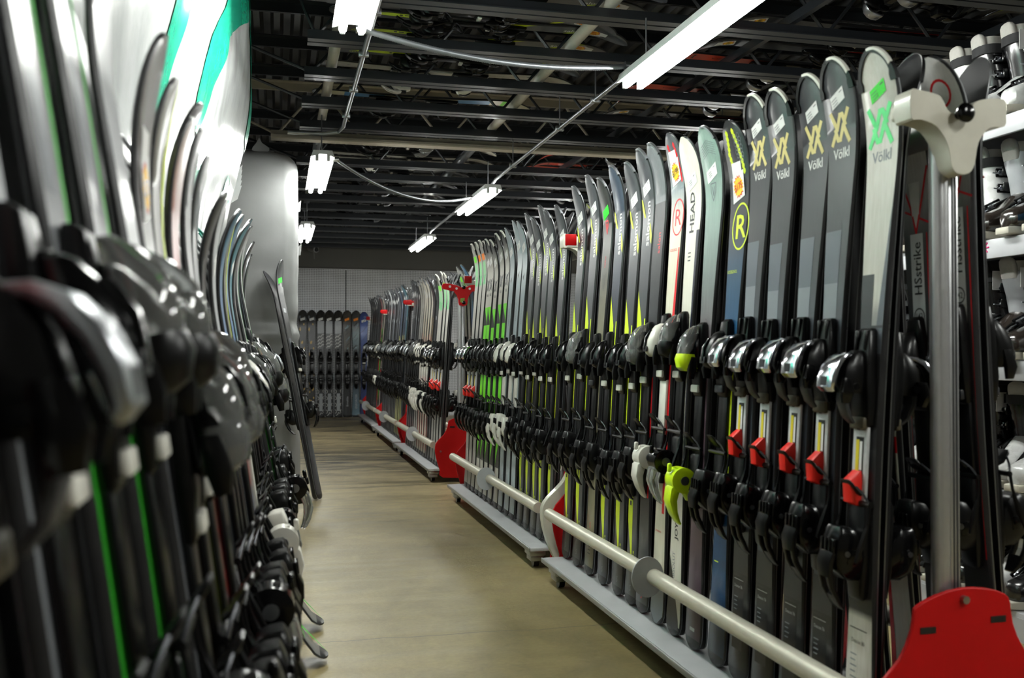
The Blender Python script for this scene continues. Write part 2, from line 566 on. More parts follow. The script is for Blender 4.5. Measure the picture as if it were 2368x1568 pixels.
def d_vgrey(a, B, lo):
    a.strip(-0.04, 0.03, 0.09, 0.13, P_ORANGE if lo else P_NEON, 2)
    a.strip(-0.04, 0.03, 0.14, 0.22, flat('pale_green', (150, 220, 160)), 2)
    a.vv(-0.002, 0.255, 0.06, P_GREEN)
    a.strip(-0.02, 0.0, 0.70, 0.74, P_WHITE, 1)
    a.text('Deacon 80', -0.004, -0.22, 0.012, P_CHAR, 90)
def d_vneon(a, B, lo):
    a.vv(-0.002, 0.285, 0.062, P_CHAR)
    a.text('Völkl', 0.0, 0.345, 0.018, P_CHAR, 0, 0.01, 0.85)
    a.strip(lambda k: -0.05, lambda k: -0.045 + 0.095 * k, 0.42, 0.53, P_BLACK, 5)
    a.strip(lambda k: -0.045 + 0.095 * k, lambda k: 0.05, 0.42, 0.53, P_NEON, 5)
    a.strip(-0.05, 0.05, 0.53, -0.40, P_NEON, 10)
    a.strip(lambda k: 0.05 - 0.06 * k, 0.05, -0.40, -0.30, P_BLACK, 5)
    a.strip(lambda k: -0.05, lambda k: 0.05 - 0.06 * k, -0.40, -0.30, P_NEON, 5)
    a.strip(lambda k: -0.05, lambda k: -0.01 - 0.04 * k, -0.30, -0.22, P_NEON, 4)
    a.strip(lambda k: -0.01 - 0.04 * k, 0.05, -0.30, -0.22, P_BLACK, 4)
def d_pale(a, B, lo):
    a.text('EXPERIENCE', 0.0, 0.50, 0.012, P_SLATE, 90)
    for q in range(6):
        a.stroke([(-0.035, 0.72 + 0.012*q), (0.0, 0.735 + 0.012*q), (0.03, 0.70 + 0.012*q)], 0.0016, P_SLATE)
    a.poly([(-0.02, 0.30), (0.01, 0.28), (-0.005, 0.32)], P_BLACK)
    a.text('R', 0.0, -0.16, 0.02, P_SLATE, 0)
def d_dark(a, B, lo):
    a.strip(-0.02, 0.018, 0.34, 0.37, P_SILV, 1)
    a.strip(-0.03, 0.0, 0.55, 0.75, P_SLATE, 2)
    a.strip(0.02, 0.032, -0.1, -0.4, P_SLATE, 3)
def d_redline(a, B, lo):
    a.strip(-0.05, -0.028, 0.5, -0.05, P_RED, 12)
    a.strip(0.012, 0.022, 0.35, 0.8, P_GOLD, 6)
    a.strip(-0.05, 0.05, -0.62, -0.66, P_RED, 1)
def d_navy(a, B, lo):
    a.strip(-0.02, 0.02, 0.16, 0.22, P_SILV, 2)
    a.strip(-0.04, -0.008, 0.52, 0.80, flat('straw', (206, 206, 120)), 5)
    a.strip(0.004, 0.035, -0.05, -0.62, flat('straw', (206, 206, 120)), 8)
def d_greenline(a, B, lo):
    a.strip(lambda k: 0.026 + 0.03 * (1 - k) ** 2, lambda k: 0.046 + 0.03 * (1 - k) ** 2, 0.02, 0.68, flat('leaf_green', (60, 190, 50)), 14)
    a.strip(-0.045, -0.014, -0.1, -1.0, flat('leaf_green', (60, 190, 50)), 12)
    a.strip(0.018, 0.045, -0.0, -1.05, flat('leaf_green', (60, 190, 50)), 8)
    a.strip(-0.03, 0.005, 0.42, 0.56, P_SLATE, 3)
def d_yelledge(a, B, lo):
    a.strip(0.022, 0.06, 0.0, -0.1, P_LIME, 24)
    a.strip(-0.045, -0.014, -0.1, -0.9, P_LIME, 12)
    a.text('HERO', 0.0, 0.5, 0.03, P_GOLD, 90)
def d_brown(a, B, lo):
    a.text('ENFORCER', -0.012, 0.62, 0.03, P_BLACK, 90, 0.01)
    a.strip(0.02, 0.04, -0.1, -0.5, P_GOLD, 5)
def d_camo(a, B, lo):
    rnd = random.Random(5)
    for q in range(34):
        w = 0.1 + (B.L - 0.2) * rnd.random()
        u = rnd.uniform(-0.045, 0.045)
        h = B.h(B.L - w) - 0.022
        u = max(-h, min(h, u))
        k = min(1, w / 0.75)
        m = P_GOLD if rnd.random() < k * 0.8 else P_SLATE
        r = rnd.uniform(0.008, 0.017)
        a.poly([(u + r * rnd.uniform(0.6, 1.2) * cos(t), w + 1.7 * r * rnd.uniform(0.6, 1.2) * sin(t)) for t in [2*pi*i/9 for i in range(9)]], m)
def d_squig(a, B, lo):
    a.strip(-0.046, 0.046, 0.17, 0.36, P_SILV, 3)
    for q in range(4):
        w = 0.40 + 0.05 * q
        a.stroke([(-0.045, w + 0.03), (-0.02, w), (0.0, w + 0.012), (0.025, w - 0.025), (0.045, w - 0.02)], 0.010, P_WHITE)
    a.strip(-0.02, 0.028, -0.10, -0.36, P_SILV, 3)
    for q in range(4):
        w = -(0.42 - 0.1 * q)
        a.stroke([(-0.045, w), (-0.025, w + 0.025), (-0.03, w + 0.05), (-0.045, w + 0.055)], 0.006, P_WHITE)
        a.stroke([(0.045, w), (0.03, w + 0.02), (0.04, w + 0.045)], 0.006, P_WHITE)
    a.stroke([(-0.03, -0.03), (-0.005, -0.05), (0.005, -0.075), (0.03, -0.06)], 0.006, P_WHITE)
def d_free(a, B, lo):
    rnd = random.Random(11 + lo)
    for q in range(16):
        w = 0.22 + 0.5 * rnd.random()
        u = rnd.uniform(-0.02, 0.02)
        a.stroke([(u - 0.022, w + 0.02), (u, w + rnd.uniform(-0.01, 0.01)), (u + 0.022, w - 0.03)], rnd.uniform(0.006, 0.018), (P_GREY, P_SLATE, P_BLACK, flat('ice', (140, 168, 176)))[(q + lo) % 4])
    m = P_ORANGE if lo else P_LIME
    a.strip(-0.02, 0.02, -0.455, -0.465, m, 1)
    a.strip(-0.02, 0.02, -0.485, -0.492, m, 1)
    a.text('Bonafide' if not lo else 'ENFORCER', 0.004, -0.24, 0.03, P_SILV, 90, 0.01)
def d_blue(a, B, lo):
    for q in range(9):
        a.stroke([(-0.05, 0.2 + 0.13*q), (-0.01, 0.17 + 0.13*q), (0.05, 0.08 + 0.13*q)], 0.006, flat('deep_blue', (30, 40, 84)))
    a.ring(0.012, 0.085, 0.012, 0.014, 0.004, P_SILV, 12)
def d_fischer(a, B, lo):
    a.stroke([(-0.05, 0.19), (-0.016, 0.28), (0.0, 0.338), (0.018, 0.28), (0.05, 0.19)], 0.006, P_RED)
    a.stroke([(-0.05, 0.28), (0.05, 0.32)], 0.005, P_RED)
    a.strip(0.034, 0.038, 0.34, 1.1, P_RED, 8)
    a.ring(0.0, 0.085, 0.028, 0.03, 0.006, P_RED, 20)
    a.strip(-0.022, 0.022, 0.34, 0.60, flat('panel_grey', (214, 216, 216)), 4)
    a.poly([(-0.02, 0.22), (0.02, 0.22), (0.012, 0.30), (0.0, 0.345), (-0.012, 0.30)], P_WHITE)
    a.text('HSstrike', 0.0, 0.42, 0.026, P_BLACK, 90, 0.01, 0.95)
    a.ring(0.0, 0.530, 0.017, 0.017, 0.003, P_BLACK, 16)
    a.text('142', 0.0, 0.530, 0.013, P_BLACK, 0, 0.01, 0.9)
def d_bluewhite(a, B, lo):
    a.strip(-0.06, 0.06, 0.30, 0.52, P_BLUE, 4)
    a.strip(-0.06, 0.06, 0.20, 0.225, P_NEON, 2)
    a.strip(-0.05, 0.05, -0.2, -0.45, P_BLUE, 4)
def d_orange(a, B, lo):
    a.strip(-0.03, 0.035, 0.28, 0.33, P_BLACK, 2)
    a.text('NORDICA', 0.0, 0.46, 0.02, P_BLACK, 90, 0.01)
def d_pink(a, B, lo):
    a.strip(-0.045, 0.045, -0.0, -0.95, P_RED, 10)
    a.strip(-0.02, 0.018, 0.34, 0.37, P_SILV, 1)
def d_multi(a, B, lo):
    a.strip(-0.05, 0.05, 0.55, 0.66, P_RED, 3)
    a.strip(-0.02, 0.05, 0.62, 0.74, flat('yellow', (236, 214, 40)), 3)
    a.strip(0.02, 0.05, 0.3, 0.55, P_BLUE, 3)

C_CH = (50, 51, 55)
# name: (look for the label, art, colour stops measured from the tail as fractions of the length, board shape, hard stops)
DES = {
 'deacon': ('charcoal ski with cream emblem', d_deacon, [(0, (30, 30, 32)), (.22, (34, 35, 38)), (.24, (74, 80, 88)), (.50, (84, 90, 98)), (.66, (66, 69, 74)), (.70, C_CH), (1, (46, 47, 51))], dict(wt=.128, ww=.076, rise=.05, wl=.11)),
 'deaconw': ('bone white ski with green emblem', d_deaconw, [(0, (196, 194, 184)), (.2, (200, 198, 188)), (.21, (50, 50, 52)), (.42, (52, 53, 56)), (.62, (150, 150, 146)), (.64, (196, 194, 184)), (1, (200, 198, 188))], dict(wt=.128, ww=.08, rise=.05, wl=.11)),
 'salomon': ('charcoal ski with yellow wedge', d_salomon, [(0, (72, 73, 77)), (.4, (58, 60, 64)), (1, (74, 76, 80))], dict()),
 'salblue': ('blue black ski with yellow wedge', d_salomon, [(0, (66, 70, 84)), (.4, (52, 55, 66)), (.7, (48, 54, 66)), (1, (64, 76, 92))], dict()),
 'salred': ('scuffed grey black ski with red lettering', d_salred, [(0, (70, 71, 74)), (.3, (40, 41, 44)), (.78, (56, 57, 60)), (.80, (110, 113, 117)), (1, (116, 119, 122))], dict()),
 'dots': ('cream ski with red dotted grey tip', d_dots, [(0, (190, 186, 168)), (.3, (214, 208, 188)), (.79, (214, 208, 188)), (.88, (132, 142, 146)), (.93, (84, 88, 92)), (1, (60, 62, 66))], dict(rise=.055)),
 'head': ('white ski with vertical black lettering', d_head, [(0, (216, 212, 198)), (1, (222, 219, 206))], dict(wt=.128)),
 'sage': ('sage-to-purple fading ski', d_sage, [(0, (70, 56, 66)), (.35, (92, 74, 84)), (.56, (100, 84, 92)), (.72, (112, 124, 122)), (.85, (128, 152, 142)), (1, (132, 156, 146))], dict(wt=.13)),
 'honey': ('blue ski with yellow honeycomb tip', d_honey, [(0, (34, 44, 58)), (.2, (30, 70, 110)), (.5, (28, 78, 120)), (.70, (36, 72, 100)), (.80, (34, 36, 40)), (1, (30, 31, 34))], dict(wt=.128)),
 'kore': ('beige ski with red shield and dark tip', d_kore, [(0, (120, 114, 92)), (.5, (134, 128, 104)), (.66, (112, 108, 92)), (.8, (66, 66, 62)), (1, (50, 50, 50))], dict()),
 'vgrey': ('grey white ski with bright sticker', d_vgrey, [(0, (176, 174, 166)), (.3, (150, 149, 144)), (.31, (44, 45, 48)), (.48, (56, 57, 60)), (.56, (120, 120, 118)), (.64, (190, 188, 180)), (.9, (196, 194, 186)), (1, (120, 120, 116))], dict(wt=.128)),
 'vneon': ('white ski with neon green middle', d_vneon, [(0, (196, 194, 184)), (.25, (190, 188, 178)), (.86, (206, 203, 192)), (.955, (84, 84, 84)), (1, (36, 36, 38))], dict(wt=.116)),
 'pale': ('pale blue grey ski', d_pale, [(0, (176, 188, 194)), (1, (164, 178, 184))], dict()),
 'dark': ('black ski with grey panel', d_dark, [(0, (60, 61, 64)), (.5, (32, 32, 35)), (1, (44, 45, 48))], dict()),
 'darkgrey': ('slate grey ski', d_dark, [(0, (100, 103, 108)), (.4, (56, 58, 62)), (.8, (90, 93, 98)), (1, (70, 72, 76))], dict()),
 'redline': ('cream ski with red stripes', d_redline, [(0, (212, 204, 186)), (1, (214, 208, 194))], dict()),
 'navy': ('navy ski with straw yellow panel', d_navy, [(0, (196, 196, 140)), (.3, (60, 66, 78)), (.5, (54, 64, 80)), (1, (60, 76, 96))], dict()),
 'teal': ('dark teal ski', d_dark, [(0, (40, 60, 66)), (.6, (40, 84, 96)), (.9, (70, 122, 138)), (1, (96, 140, 152))], dict(wt=.132, rise=.09)),
 'greenline': ('silver grey ski with green edge line', d_greenline, [(0, (56, 58, 60)), (.4, (84, 86, 90)), (.6, (140, 143, 147)), (.75, (96, 98, 102)), (.9, (176, 178, 178)), (1, (196, 197, 195))], dict(wt=.122)),
 'twin': ('grey twin-tip ski with green edge', d_greenline, [(0, (112, 112, 110)), (.5, (90, 90, 92)), (1, (150, 150, 150))], dict(tail=.075, wl=.122, rise=.08)),
 'silver': ('silver grey ski', d_dark, [(0, (60, 62, 66)), (.4, (110, 113, 118)), (.7, (170, 173, 178)), (1, (196, 198, 200))], dict()),
 'pink': ('faded red ski', d_pink, [(0, (150, 20, 24)), (.4, (60, 40, 44)), (.7, (180, 90, 96)), (1, (196, 120, 124))], dict()),
 'brown': ('worn brown ski with yellow price burst', d_brown, [(0, (60, 48, 30)), (.4, (92, 74, 44)), (.7, (88, 74, 58)), (.8, (62, 54, 50)), (1, (70, 60, 44))], dict()),
 'yelledge': ('grey ski with yellow edge', d_yelledge, [(0, (40, 40, 38)), (.5, (60, 56, 48)), (1, (110, 106, 92))], dict()),
 'redcream': ('dark red ski with cream edge', d_redline, [(0, (60, 30, 34)), (.5, (84, 34, 44)), (.75, (180, 40, 40)), (1, (160, 150, 136))], dict()),
 'umber': ('umber black ski with gold stripe', d_redline, [(0, (40, 34, 30)), (.5, (36, 26, 28)), (1, (48, 34, 40))], dict(rise=.08)),
 'bluepurple': ('blue-to-purple fading ski', d_multi, [(0, (50, 56, 90)), (.5, (84, 96, 150)), (.75, (90, 116, 160)), (1, (70, 110, 130))], dict(rise=.08)),
 'orangetip': ('ski with orange tip', d_orange, [(0, (40, 36, 36)), (.55, (44, 38, 38)), (.72, (214, 66, 40)), (1, (232, 84, 56))], dict(wt=.13, rise=.13, tl=.32)),
 'priced': ('dark ski with orange price burst', d_salred, [(0, (50, 51, 54)), (1, (70, 72, 76))], dict()),
 'paleold': ('off white ski', d_pale, [(0, (170, 170, 164)), (1, (184, 182, 172))], dict()),
 'bluewhite': ('cream ski with pale blue panel', d_bluewhite, [(0, (196, 190, 160)), (1, (204, 198, 168))], dict(wt=.13)),
 'camo': ('gold and black camouflage ski', d_camo, [(0, (40, 36, 30)), (.6, (40, 40, 40)), (1, (36, 37, 38))], dict(wt=.134, ww=.09, wl=.12, rise=.07)),
 'squig': ('dark ski with white squiggles', d_squig, [(0, (58, 59, 62)), (.55, (40, 41, 44)), (.88, (52, 53, 56)), (.9, (18, 18, 20)), (1, (18, 18, 20))], dict(wt=.13, ww=.09, wl=.12, rise=.07)),
 'stone': ('stone grey ski with yellow bars', d_free, [(0, (60, 62, 64)), (.4, (40, 40, 42)), (.7, (96, 94, 86)), (.85, (60, 58, 54)), (1, (44, 42, 40))], dict(wt=.134, ww=.092, wl=.122, rise=.07)),
 'ice': ('ice blue and black ski with orange bars', d_free, [(0, (110, 136, 150)), (.3, (70, 84, 94)), (.55, (40, 44, 48)), (.75, (130, 152, 158)), (.85, (70, 76, 80)), (1, (42, 43, 46))], dict(wt=.134, ww=.092, wl=.122, rise=.07)),
 'blue': ('deep blue ski', d_blue, [(0, (40, 50, 96)), (.6, (60, 80, 140)), (.85, (70, 96, 170)), (1, (46, 58, 110))], dict(wt=.134, ww=.092, wl=.122, rise=.07)),
 'fischer': ('black and white ski with red lines', d_fischer, [(0, (70, 72, 74)), (.3, (36, 36, 38)), (.66, (60, 60, 62)), (.76, (84, 84, 84)), (.86, (196, 196, 194)), (1, (216, 216, 214))], dict(wt=.122)),
}

BOARDS, BM = {}, {}
def board(des, L, lo=0):
    L = round(L / 0.02) * 0.02
    key = (des, round(L, 3), lo)
    if key not in BM:
        look, art, stops, kw = DES[des]
        B = Board(L, **kw)
        top = ramp_mat('topsheet_%s_%d' % (des, round(L * 100)), [(f * L, c) for f, c in stops])
        mb = board_mesh('board', B, top)
        art(Art(mb, B), B, lo)
        BM[key] = mb.mesh('board')
        BOARDS[key] = B
    return BM[key], BOARDS[key]

# tip guards (the moulded caps on some tips)
GUARDS = {}
def guard_mesh(des, L, rim_only=False):
    me, B = board(des, L)
    key = (des, B.L)
    if key in GUARDS:
        return GUARDS[key]
    mb = MB()
    rim = []
    n = 22
    for i in range(n + 1):
        k = -1 + 2 * i / n
        v = B.L - 0.085 * abs(k) ** 1.8
        rim.append((k, v))
    rs = []
    for k, v in rim:
        h = B.h(min(v, B.L - 0.0005))
        u = h * (1 if k > 0 else -1) if abs(k) > 0.12 else h * k / 0.12
        w = 0.010 + (0.006 if abs(abs(k) - 0.93) < 0.1 else 0)
        ui = u * (1 - min(0.9, w / max(h, 0.012)))
        vi = v - 0.010 * (1 - abs(k))
        s = 1.02
        rs.append([B.S(u * s, v, -B.t(v) - 0.001), B.S(u * s, v, 0.0016), B.S(ui, vi, 0.0030), B.S(ui, vi, -0.001)])
    if not rim_only:
        mb.rings(rs, BLK)
    # light insert along the crest
    rs = []
    for k, v in rim[3:20] if rim_only else rim[9:20]:
        h = B.h(min(v, B.L - 0.0005))
        u = h if abs(k) > 0.12 else h * k / 0.12
        rs.append([B.S(u * 1.03, v + 0.001, -0.004), B.S(u * 1.03, v + 0.001, 0.003), B.S(u * 0.93, v - 0.004, 0.0042), B.S(u * 0.93, v - 0.004, 0.001)])
    mb.rings(rs, STL if rim_only else WHT)
    GUARDS[key] = mb.mesh('tip_guard')
    return GUARDS[key]

# stickers on the topsheet
TAGS = {}
def tag_mesh(kind, des, L):
    me, B = board(des, L)
    key = (kind, des, B.L)
    if key in TAGS:
        return TAGS[key]
    mb = MB()
    a = Art(mb, B, 0.0012)
    b = Art(mb, B, 0.0018)
    c = Art(mb, B, 0.0024)
    if kind in ('white', 'green', 'orange'):
        m = {'white': PAPER, 'green': mat('green_sticker', (40, 226, 40), 0.55), 'orange': mat('orange_sticker', (246, 140, 20), 0.55)}[kind]
        w = 0.080 if des in ('deacon', 'deaconw') else 0.125
        k = 0.8 if des in ('deacon', 'deaconw') else 1.0
        a.poly([(-0.036 * k, w + 0.012 * k), (0.030 * k, w - 0.010 * k), (0.033 * k, w + 0.026 * k), (-0.032 * k, w + 0.048 * k)], m)
        for q in range(3):
            b.stroke([(-0.024 + 0.003*q, w + 0.019 + 0.006*q), (-0.004 + 0.002 * q, w + 0.0125 + 0.006*q)], 0.0014, PRINT)
        b.stroke([(0.010, w + 0.004), (0.020, w + 0.0005)], 0.002, PRINT)
    else:
        w = 0.175 if des != 'dots' else 0.115
        a.poly([(-0.032, w - 0.055), (0.020, w - 0.055), (0.022, w - 0.012), (-0.032, w - 0.012)], PAPER)
        a.poly([(-0.036, w - 0.012), (0.030, w - 0.030), (0.034, w + 0.045), (-0.032, w + 0.062)], PAPER)
        pts, pt2 = [], []
        for i in range(32):
            r = 0.034 if i % 2 else 0.027
            pts.append((-0.001 + r * cos(2*pi*i/32), w + 0.015 + r * sin(2*pi*i/32)))
            r -= 0.004
            pt2.append((-0.001 + r * cos(2*pi*i/32), w + 0.015 + r * sin(2*pi*i/32)))
        b.poly(pts, P_RED)
        c.poly(pt2, mat('burst_yellow', (250, 190, 20), 0.5))
        Art(mb, B, 0.003).text({'p175': '$175', 'p199': '$199', 'p379': '$379'}[kind], -0.001, w + 0.015, 0.020, P_BLACK if kind == 'p379' else P_RED if kind == 'p175' else P_BLACK, 12, 0.015, 0.75)
    TAGS[key] = mb.mesh('price_tag')
    return TAGS[key]

# ---------------------------------------------------------------- bindings (same axes as the ski, origin on the topsheet)
BIND = {}
def part(key, name, fn):
    if key not in BIND:
        mb = MB()
        fn(mb)
        BIND[key] = mb.mesh(name)
    return BIND[key]

def toe_hood(mb, body):
    mb.loft([(0.108, 0, 0.006, 0.034, 0.010), (0.102, 0, 0.009, 0.044, 0.018), (0.05, 0, 0.012, 0.056, 0.024), (0.0, 0, 0.013, 0.062, 0.026), (-0.05, 0, 0.011, 0.066, 0.022), (-0.095, 0, 0.009, 0.060, 0.016), (-0.10, 0, 0.008, 0.05, 0.012)], BLK, 0.25)
    for s in (-1, 1):
        mb.box((s*0.015, 0.020, 0.082), (0.008, 0.012, 0.044), BLK, 0.003)
    mb.loft([(0.060, 0, 0.030, 0.024, 0.022), (0.050, 0, 0.036, 0.038, 0.038), (0.025, 0, 0.042, 0.048, 0.056), (-0.01, 0, 0.046, 0.052, 0.062), (-0.030, 0, 0.044, 0.046, 0.050)], body, 0.35)
    for s in (-1, 1):
        mb.loft([(0.0, s*0.027, 0.068, 0.012, 0.022), (-0.03, s*0.032, 0.072, 0.016, 0.030), (-0.052, s*0.026, 0.070, 0.010, 0.020)], BLKG)
    mb.sweep([(0.060, -0.006), (0.062, -0.045), (0.050, -0.078), (0.036, -0.092)], [0.030, 0.034, 0.030, 0.022], [0.012, 0.012, 0.010, 0.006], DGR, r=0.004)
    mb.tube([(-0.036, 0.052, -0.016), (0.036, 0.052, -0.016)], 0.008, BLKG, 10)
    mb.box((0, 0.020, -0.092), (0.050, 0.012, 0.026), mat('olive_pad', (74, 68, 52), 0.5), 0.004)
def toe_hood_cover(mb, cov):
    path = [(0.046, 0.052), (0.062, 0.049), (0.078, 0.040), (0.092, 0.022), (0.100, 0.000), (0.102, -0.020), (0.096, -0.028)]
    mb.sweep(path, [0.022, 0.036, 0.048, 0.056, 0.060, 0.058, 0.050], [0.007, 0.012, 0.014, 0.014, 0.013, 0.012, 0.007], cov, r=0.005)
    mb.box((0, 0.1075, -0.008), (0.022, 0.0012, 0.018), DGR)
def toe_bullet(mb, body):
    mb.loft([(0.112, 0, 0.006, 0.026, 0.010), (0.104, 0, 0.010, 0.040, 0.020), (0.06, 0, 0.012, 0.054, 0.024), (-0.05, 0, 0.012, 0.060, 0.024), (-0.10, 0, 0.009, 0.054, 0.016), (-0.105, 0, 0.007, 0.046, 0.012)], BLK, 0.25)
    mb.loft([(0.078, 0, 0.022, 0.016, 0.018), (0.070, 0, 0.030, 0.034, 0.032), (0.050, 0, 0.038, 0.048, 0.048), (0.024, 0, 0.045, 0.058, 0.060), (0.0, 0, 0.047, 0.062, 0.062), (-0.020, 0, 0.045, 0.060, 0.052), (-0.030, 0, 0.041, 0.050, 0.034)], body, 0.42, 3)
    for s in (-1, 1):
        mb.loft([(0.008, s*0.027, 0.046, 0.012, 0.022), (-0.03, s*0.032, 0.050, 0.016, 0.028), (-0.056, s*0.027, 0.050, 0.010, 0.018)], BLK)
    mb.loft([(0.056, 0, 0.060, 0.006, 0.010), (0.030, 0, 0.075, 0.014, 0.012), (-0.008, 0, 0.079, 0.016, 0.008)], BLKG)
    mb.box((0, 0.078, -0.006), (0.030, 0.004, 0.018), DGR, 0.001)
def toe_bullet_cover(mb, cov):
    mb.box((0, 0.0225, -0.083), (0.046, 0.010, 0.022), cov, 0.003)
def toe_clear(mb, body):
    toe_bullet(mb, BLKG)
    mb.box((0, 0.0225, -0.083), (0.046, 0.010, 0.022), WHT, 0.003)
def toe_clear_cover(mb, cov):
    mb.loft([(0.100, 0, 0.030, 0.012, 0.014), (0.088, 0, 0.040, 0.030, 0.032), (0.064, 0, 0.050, 0.044, 0.050), (0.032, 0, 0.055, 0.056, 0.056), (0.016, 0, 0.055, 0.056, 0.052)], CLR, 0.4, 3)
    mb.loft([(0.016, 0, 0.054, 0.062, 0.056), (0.0, 0, 0.055, 0.067, 0.064), (-0.024, 0, 0.051, 0.064, 0.058), (-0.034, 0, 0.046, 0.05, 0.04)], cov, 0.4, 3)
def heel_body(mb, body):
    mb.loft([(0.10, 0, 0.006, 0.046, 0.010), (0.085, 0, 0.009, 0.056, 0.018), (-0.05, 0, 0.009, 0.060, 0.018), (-0.105, 0, 0.007, 0.050, 0.014), (-0.11, 0, 0.006, 0.04, 0.01)], BLK)
    mb.loft([(0.042, 0, 0.058, 0.046, 0.022), (0.036, 0, 0.052, 0.058, 0.040), (0.012, 0, 0.047, 0.064, 0.062), (-0.02, 0, 0.045, 0.064, 0.070), (-0.045, 0, 0.040, 0.058, 0.064), (-0.062, 0, 0.032, 0.048, 0.046), (-0.068, 0, 0.03, 0.038, 0.036)], body, 0.18)
    for s in (-1, 1):
        mb.tube([(s*0.0315, 0.056, -0.012), (s*0.0345, 0.056, -0.012)], 0.006, STL, 10)
        mb.box((s*0.0318, 0.044, -0.018), (0.002, 0.020, 0.03), BLKG, 0.001)
    mb.box((0, 0.0815, 0.0), (0.050, 0.006, 0.034), BLKG, 0.002)
    for q in (-1, 0, 1):
        mb.box((q*0.014, 0.085, 0.004), (0.003, 0.004, 0.026), BLK)
def heel_lever(mb, body):
    mb.sweep([(0.080, -0.012), (0.086, -0.034), (0.084, -0.062)], [0.050, 0.048, 0.042], [0.010, 0.014, 0.012], body, r=0.004)
    for s in (-1, 1):
        mb.sweep([(0.084, -0.055), (0.076, -0.085), (0.062, -0.108)], [0.011, 0.010, 0.010], [0.012, 0.012, 0.010], body, x=s*0.0155, r=0.003)
    mb.sweep([(0.067, -0.098), (0.056, -0.118), (0.044, -0.130)], [0.040, 0.036, 0.026], [0.011, 0.009, 0.005], body, r=0.003)
def heel_round(mb, body):
    mb.loft([(0.08, 0, 0.006, 0.046, 0.010), (0.07, 0, 0.009, 0.056, 0.018), (-0.05, 0, 0.009, 0.060, 0.018), (-0.08, 0, 0.007, 0.050, 0.014)], BLK)
    mb.tube([(-0.030, 0.056, 0.0), (-0.028, 0.056, 0), (0.028, 0.056, 0), (0.030, 0.056, 0)], [0.030, 0.037, 0.037, 0.030], body, 22)
    mb.tube([(-0.034, 0.056, 0.0), (0.034, 0.056, 0)], 0.013, STL, 14)
    mb.loft([(0.036, 0, 0.066, 0.034, 0.022), (0.02, 0, 0.05, 0.05, 0.05), (-0.03, 0, 0.03, 0.046, 0.05), (-0.06, 0, 0.02, 0.03, 0.03)], body)
    mb.box((0, 0.092, 0.034), (0.014, 0.012, 0.026), body, 0.004)
def heel_round_lever(mb, body):
    mb.sweep([(0.062, -0.005), (0.080, -0.030), (0.084, -0.060), (0.074, -0.095), (0.060, -0.120), (0.052, -0.128)], [0.044, 0.052, 0.050, 0.042, 0.034, 0.024], [0.022, 0.030, 0.026, 0.018, 0.010, 0.006], body, r=0.006)
def brake(mb):
    mb.sweep([(0.018, 0.108), (0.028, 0.114), (0.044, 0.132), (0.048, 0.138)], [0.034, 0.044, 0.042, 0.032], [0.006, 0.007, 0.006, 0.004], BLK, r=0.003)
    for s in (-1, 1):
        mb.tube([(s*0.022, 0.036, 0.126), (s*0.038, 0.028, 0.112), (s*0.048, 0.020, 0.092)], 0.0026, mat('dark_wire', (70, 71, 74), 0.3, metal=0.9), 6)
        mb.tube([(s*0.048, 0.020, 0.092), (s*0.050, 0.022, 0.06), (s*0.050, 0.034, 0.02)], 0.0035, BLK, 6)
        mb.tube([(s*0.050, 0.024, 0.05), (s*0.050, 0.036, 0.01), (s*0.050, 0.048, -0.025)], [0.004, 0.007, 0.004], BLK, 6)
    mb.tube([(-0.050, 0.019, 0.092), (0.050, 0.019, 0.092)], 0.006, BLK, 8)
def band_red(mb):
    mb.box((0, 0.013, 0.20), (0.050, 0.008, 0.20), mat('carton_sleeve', (196, 198, 200), 0.5, var=0.1, scale=90), 0.003)
    mb.box((-0.002, 0.0178, 0.20), (0.024, 0.0012, 0.078), P_BLACK)
    mb.box((0.004, 0.0188, 0.20), (0.011, 0.0012, 0.066), YELP)
    mb.box((-0.008, 0.0188, 0.20), (0.008, 0.0012, 0.060), PAPER)
    for q in range(4):
        for s in (-1, 1):
            mb.box((s*0.008 - 0.002, 0.0178, 0.20 + s*0.055 + 0.008*q*s), (0.010, 0.001, 0.004), P_BLACK, M=None)
def red_block(mb):
    mb.loft([(0.158, 0, 0.014, 0.026, 0.020), (0.136, 0, 0.026, 0.031, 0.042), (0.092, 0, 0.024, 0.031, 0.036), (0.086, 0, 0.02, 0.026, 0.02)], REDP, 0.2)
def plate(mb, m):
    mb.box((0, 0.006, 0), (0.052, 0.010, 0.20), m, 0.003)

KINDS = {
 # toe shape, toe body, toe cover; heel shape, heel body, lever
 'chrome': ('hood', BLK, CHR, 'lever', BLKG, BLK),
 'black': ('bullet', BLKG, WHT, 'lever', BLK, BLK),
 'blackplain': ('bullet', BLK, DGR, 'lever', BLK, BLK),
 'bare': ('bullet', BLK, DGR, 'lever', BLK, BLK),
 'white': ('bullet', WHT, WHT, 'lever', WHT, WHT),
 'whiteround': ('bullet', WHT, WHT, 'round', WHT, WHT),
 'clear': ('clear', BLKG, BLK, 'round', BLKG, CLR),
 'lime': ('clear', BLKG, LIME, 'round', LIME, LIME),
 'clearsilver': ('clear', BLKG, CLR, 'lever', BLK, BLK),
 'silver': ('hood', BLK, STL, 'lever', BLK, BLKG),
}
TOES = {'hood': (toe_hood, toe_hood_cover), 'bullet': (toe_bullet, toe_bullet_cover), 'clear': (toe_clear, toe_clear_cover)}
HEELS = {'lever': (heel_body, heel_lever), 'round': (heel_round, heel_round_lever)}

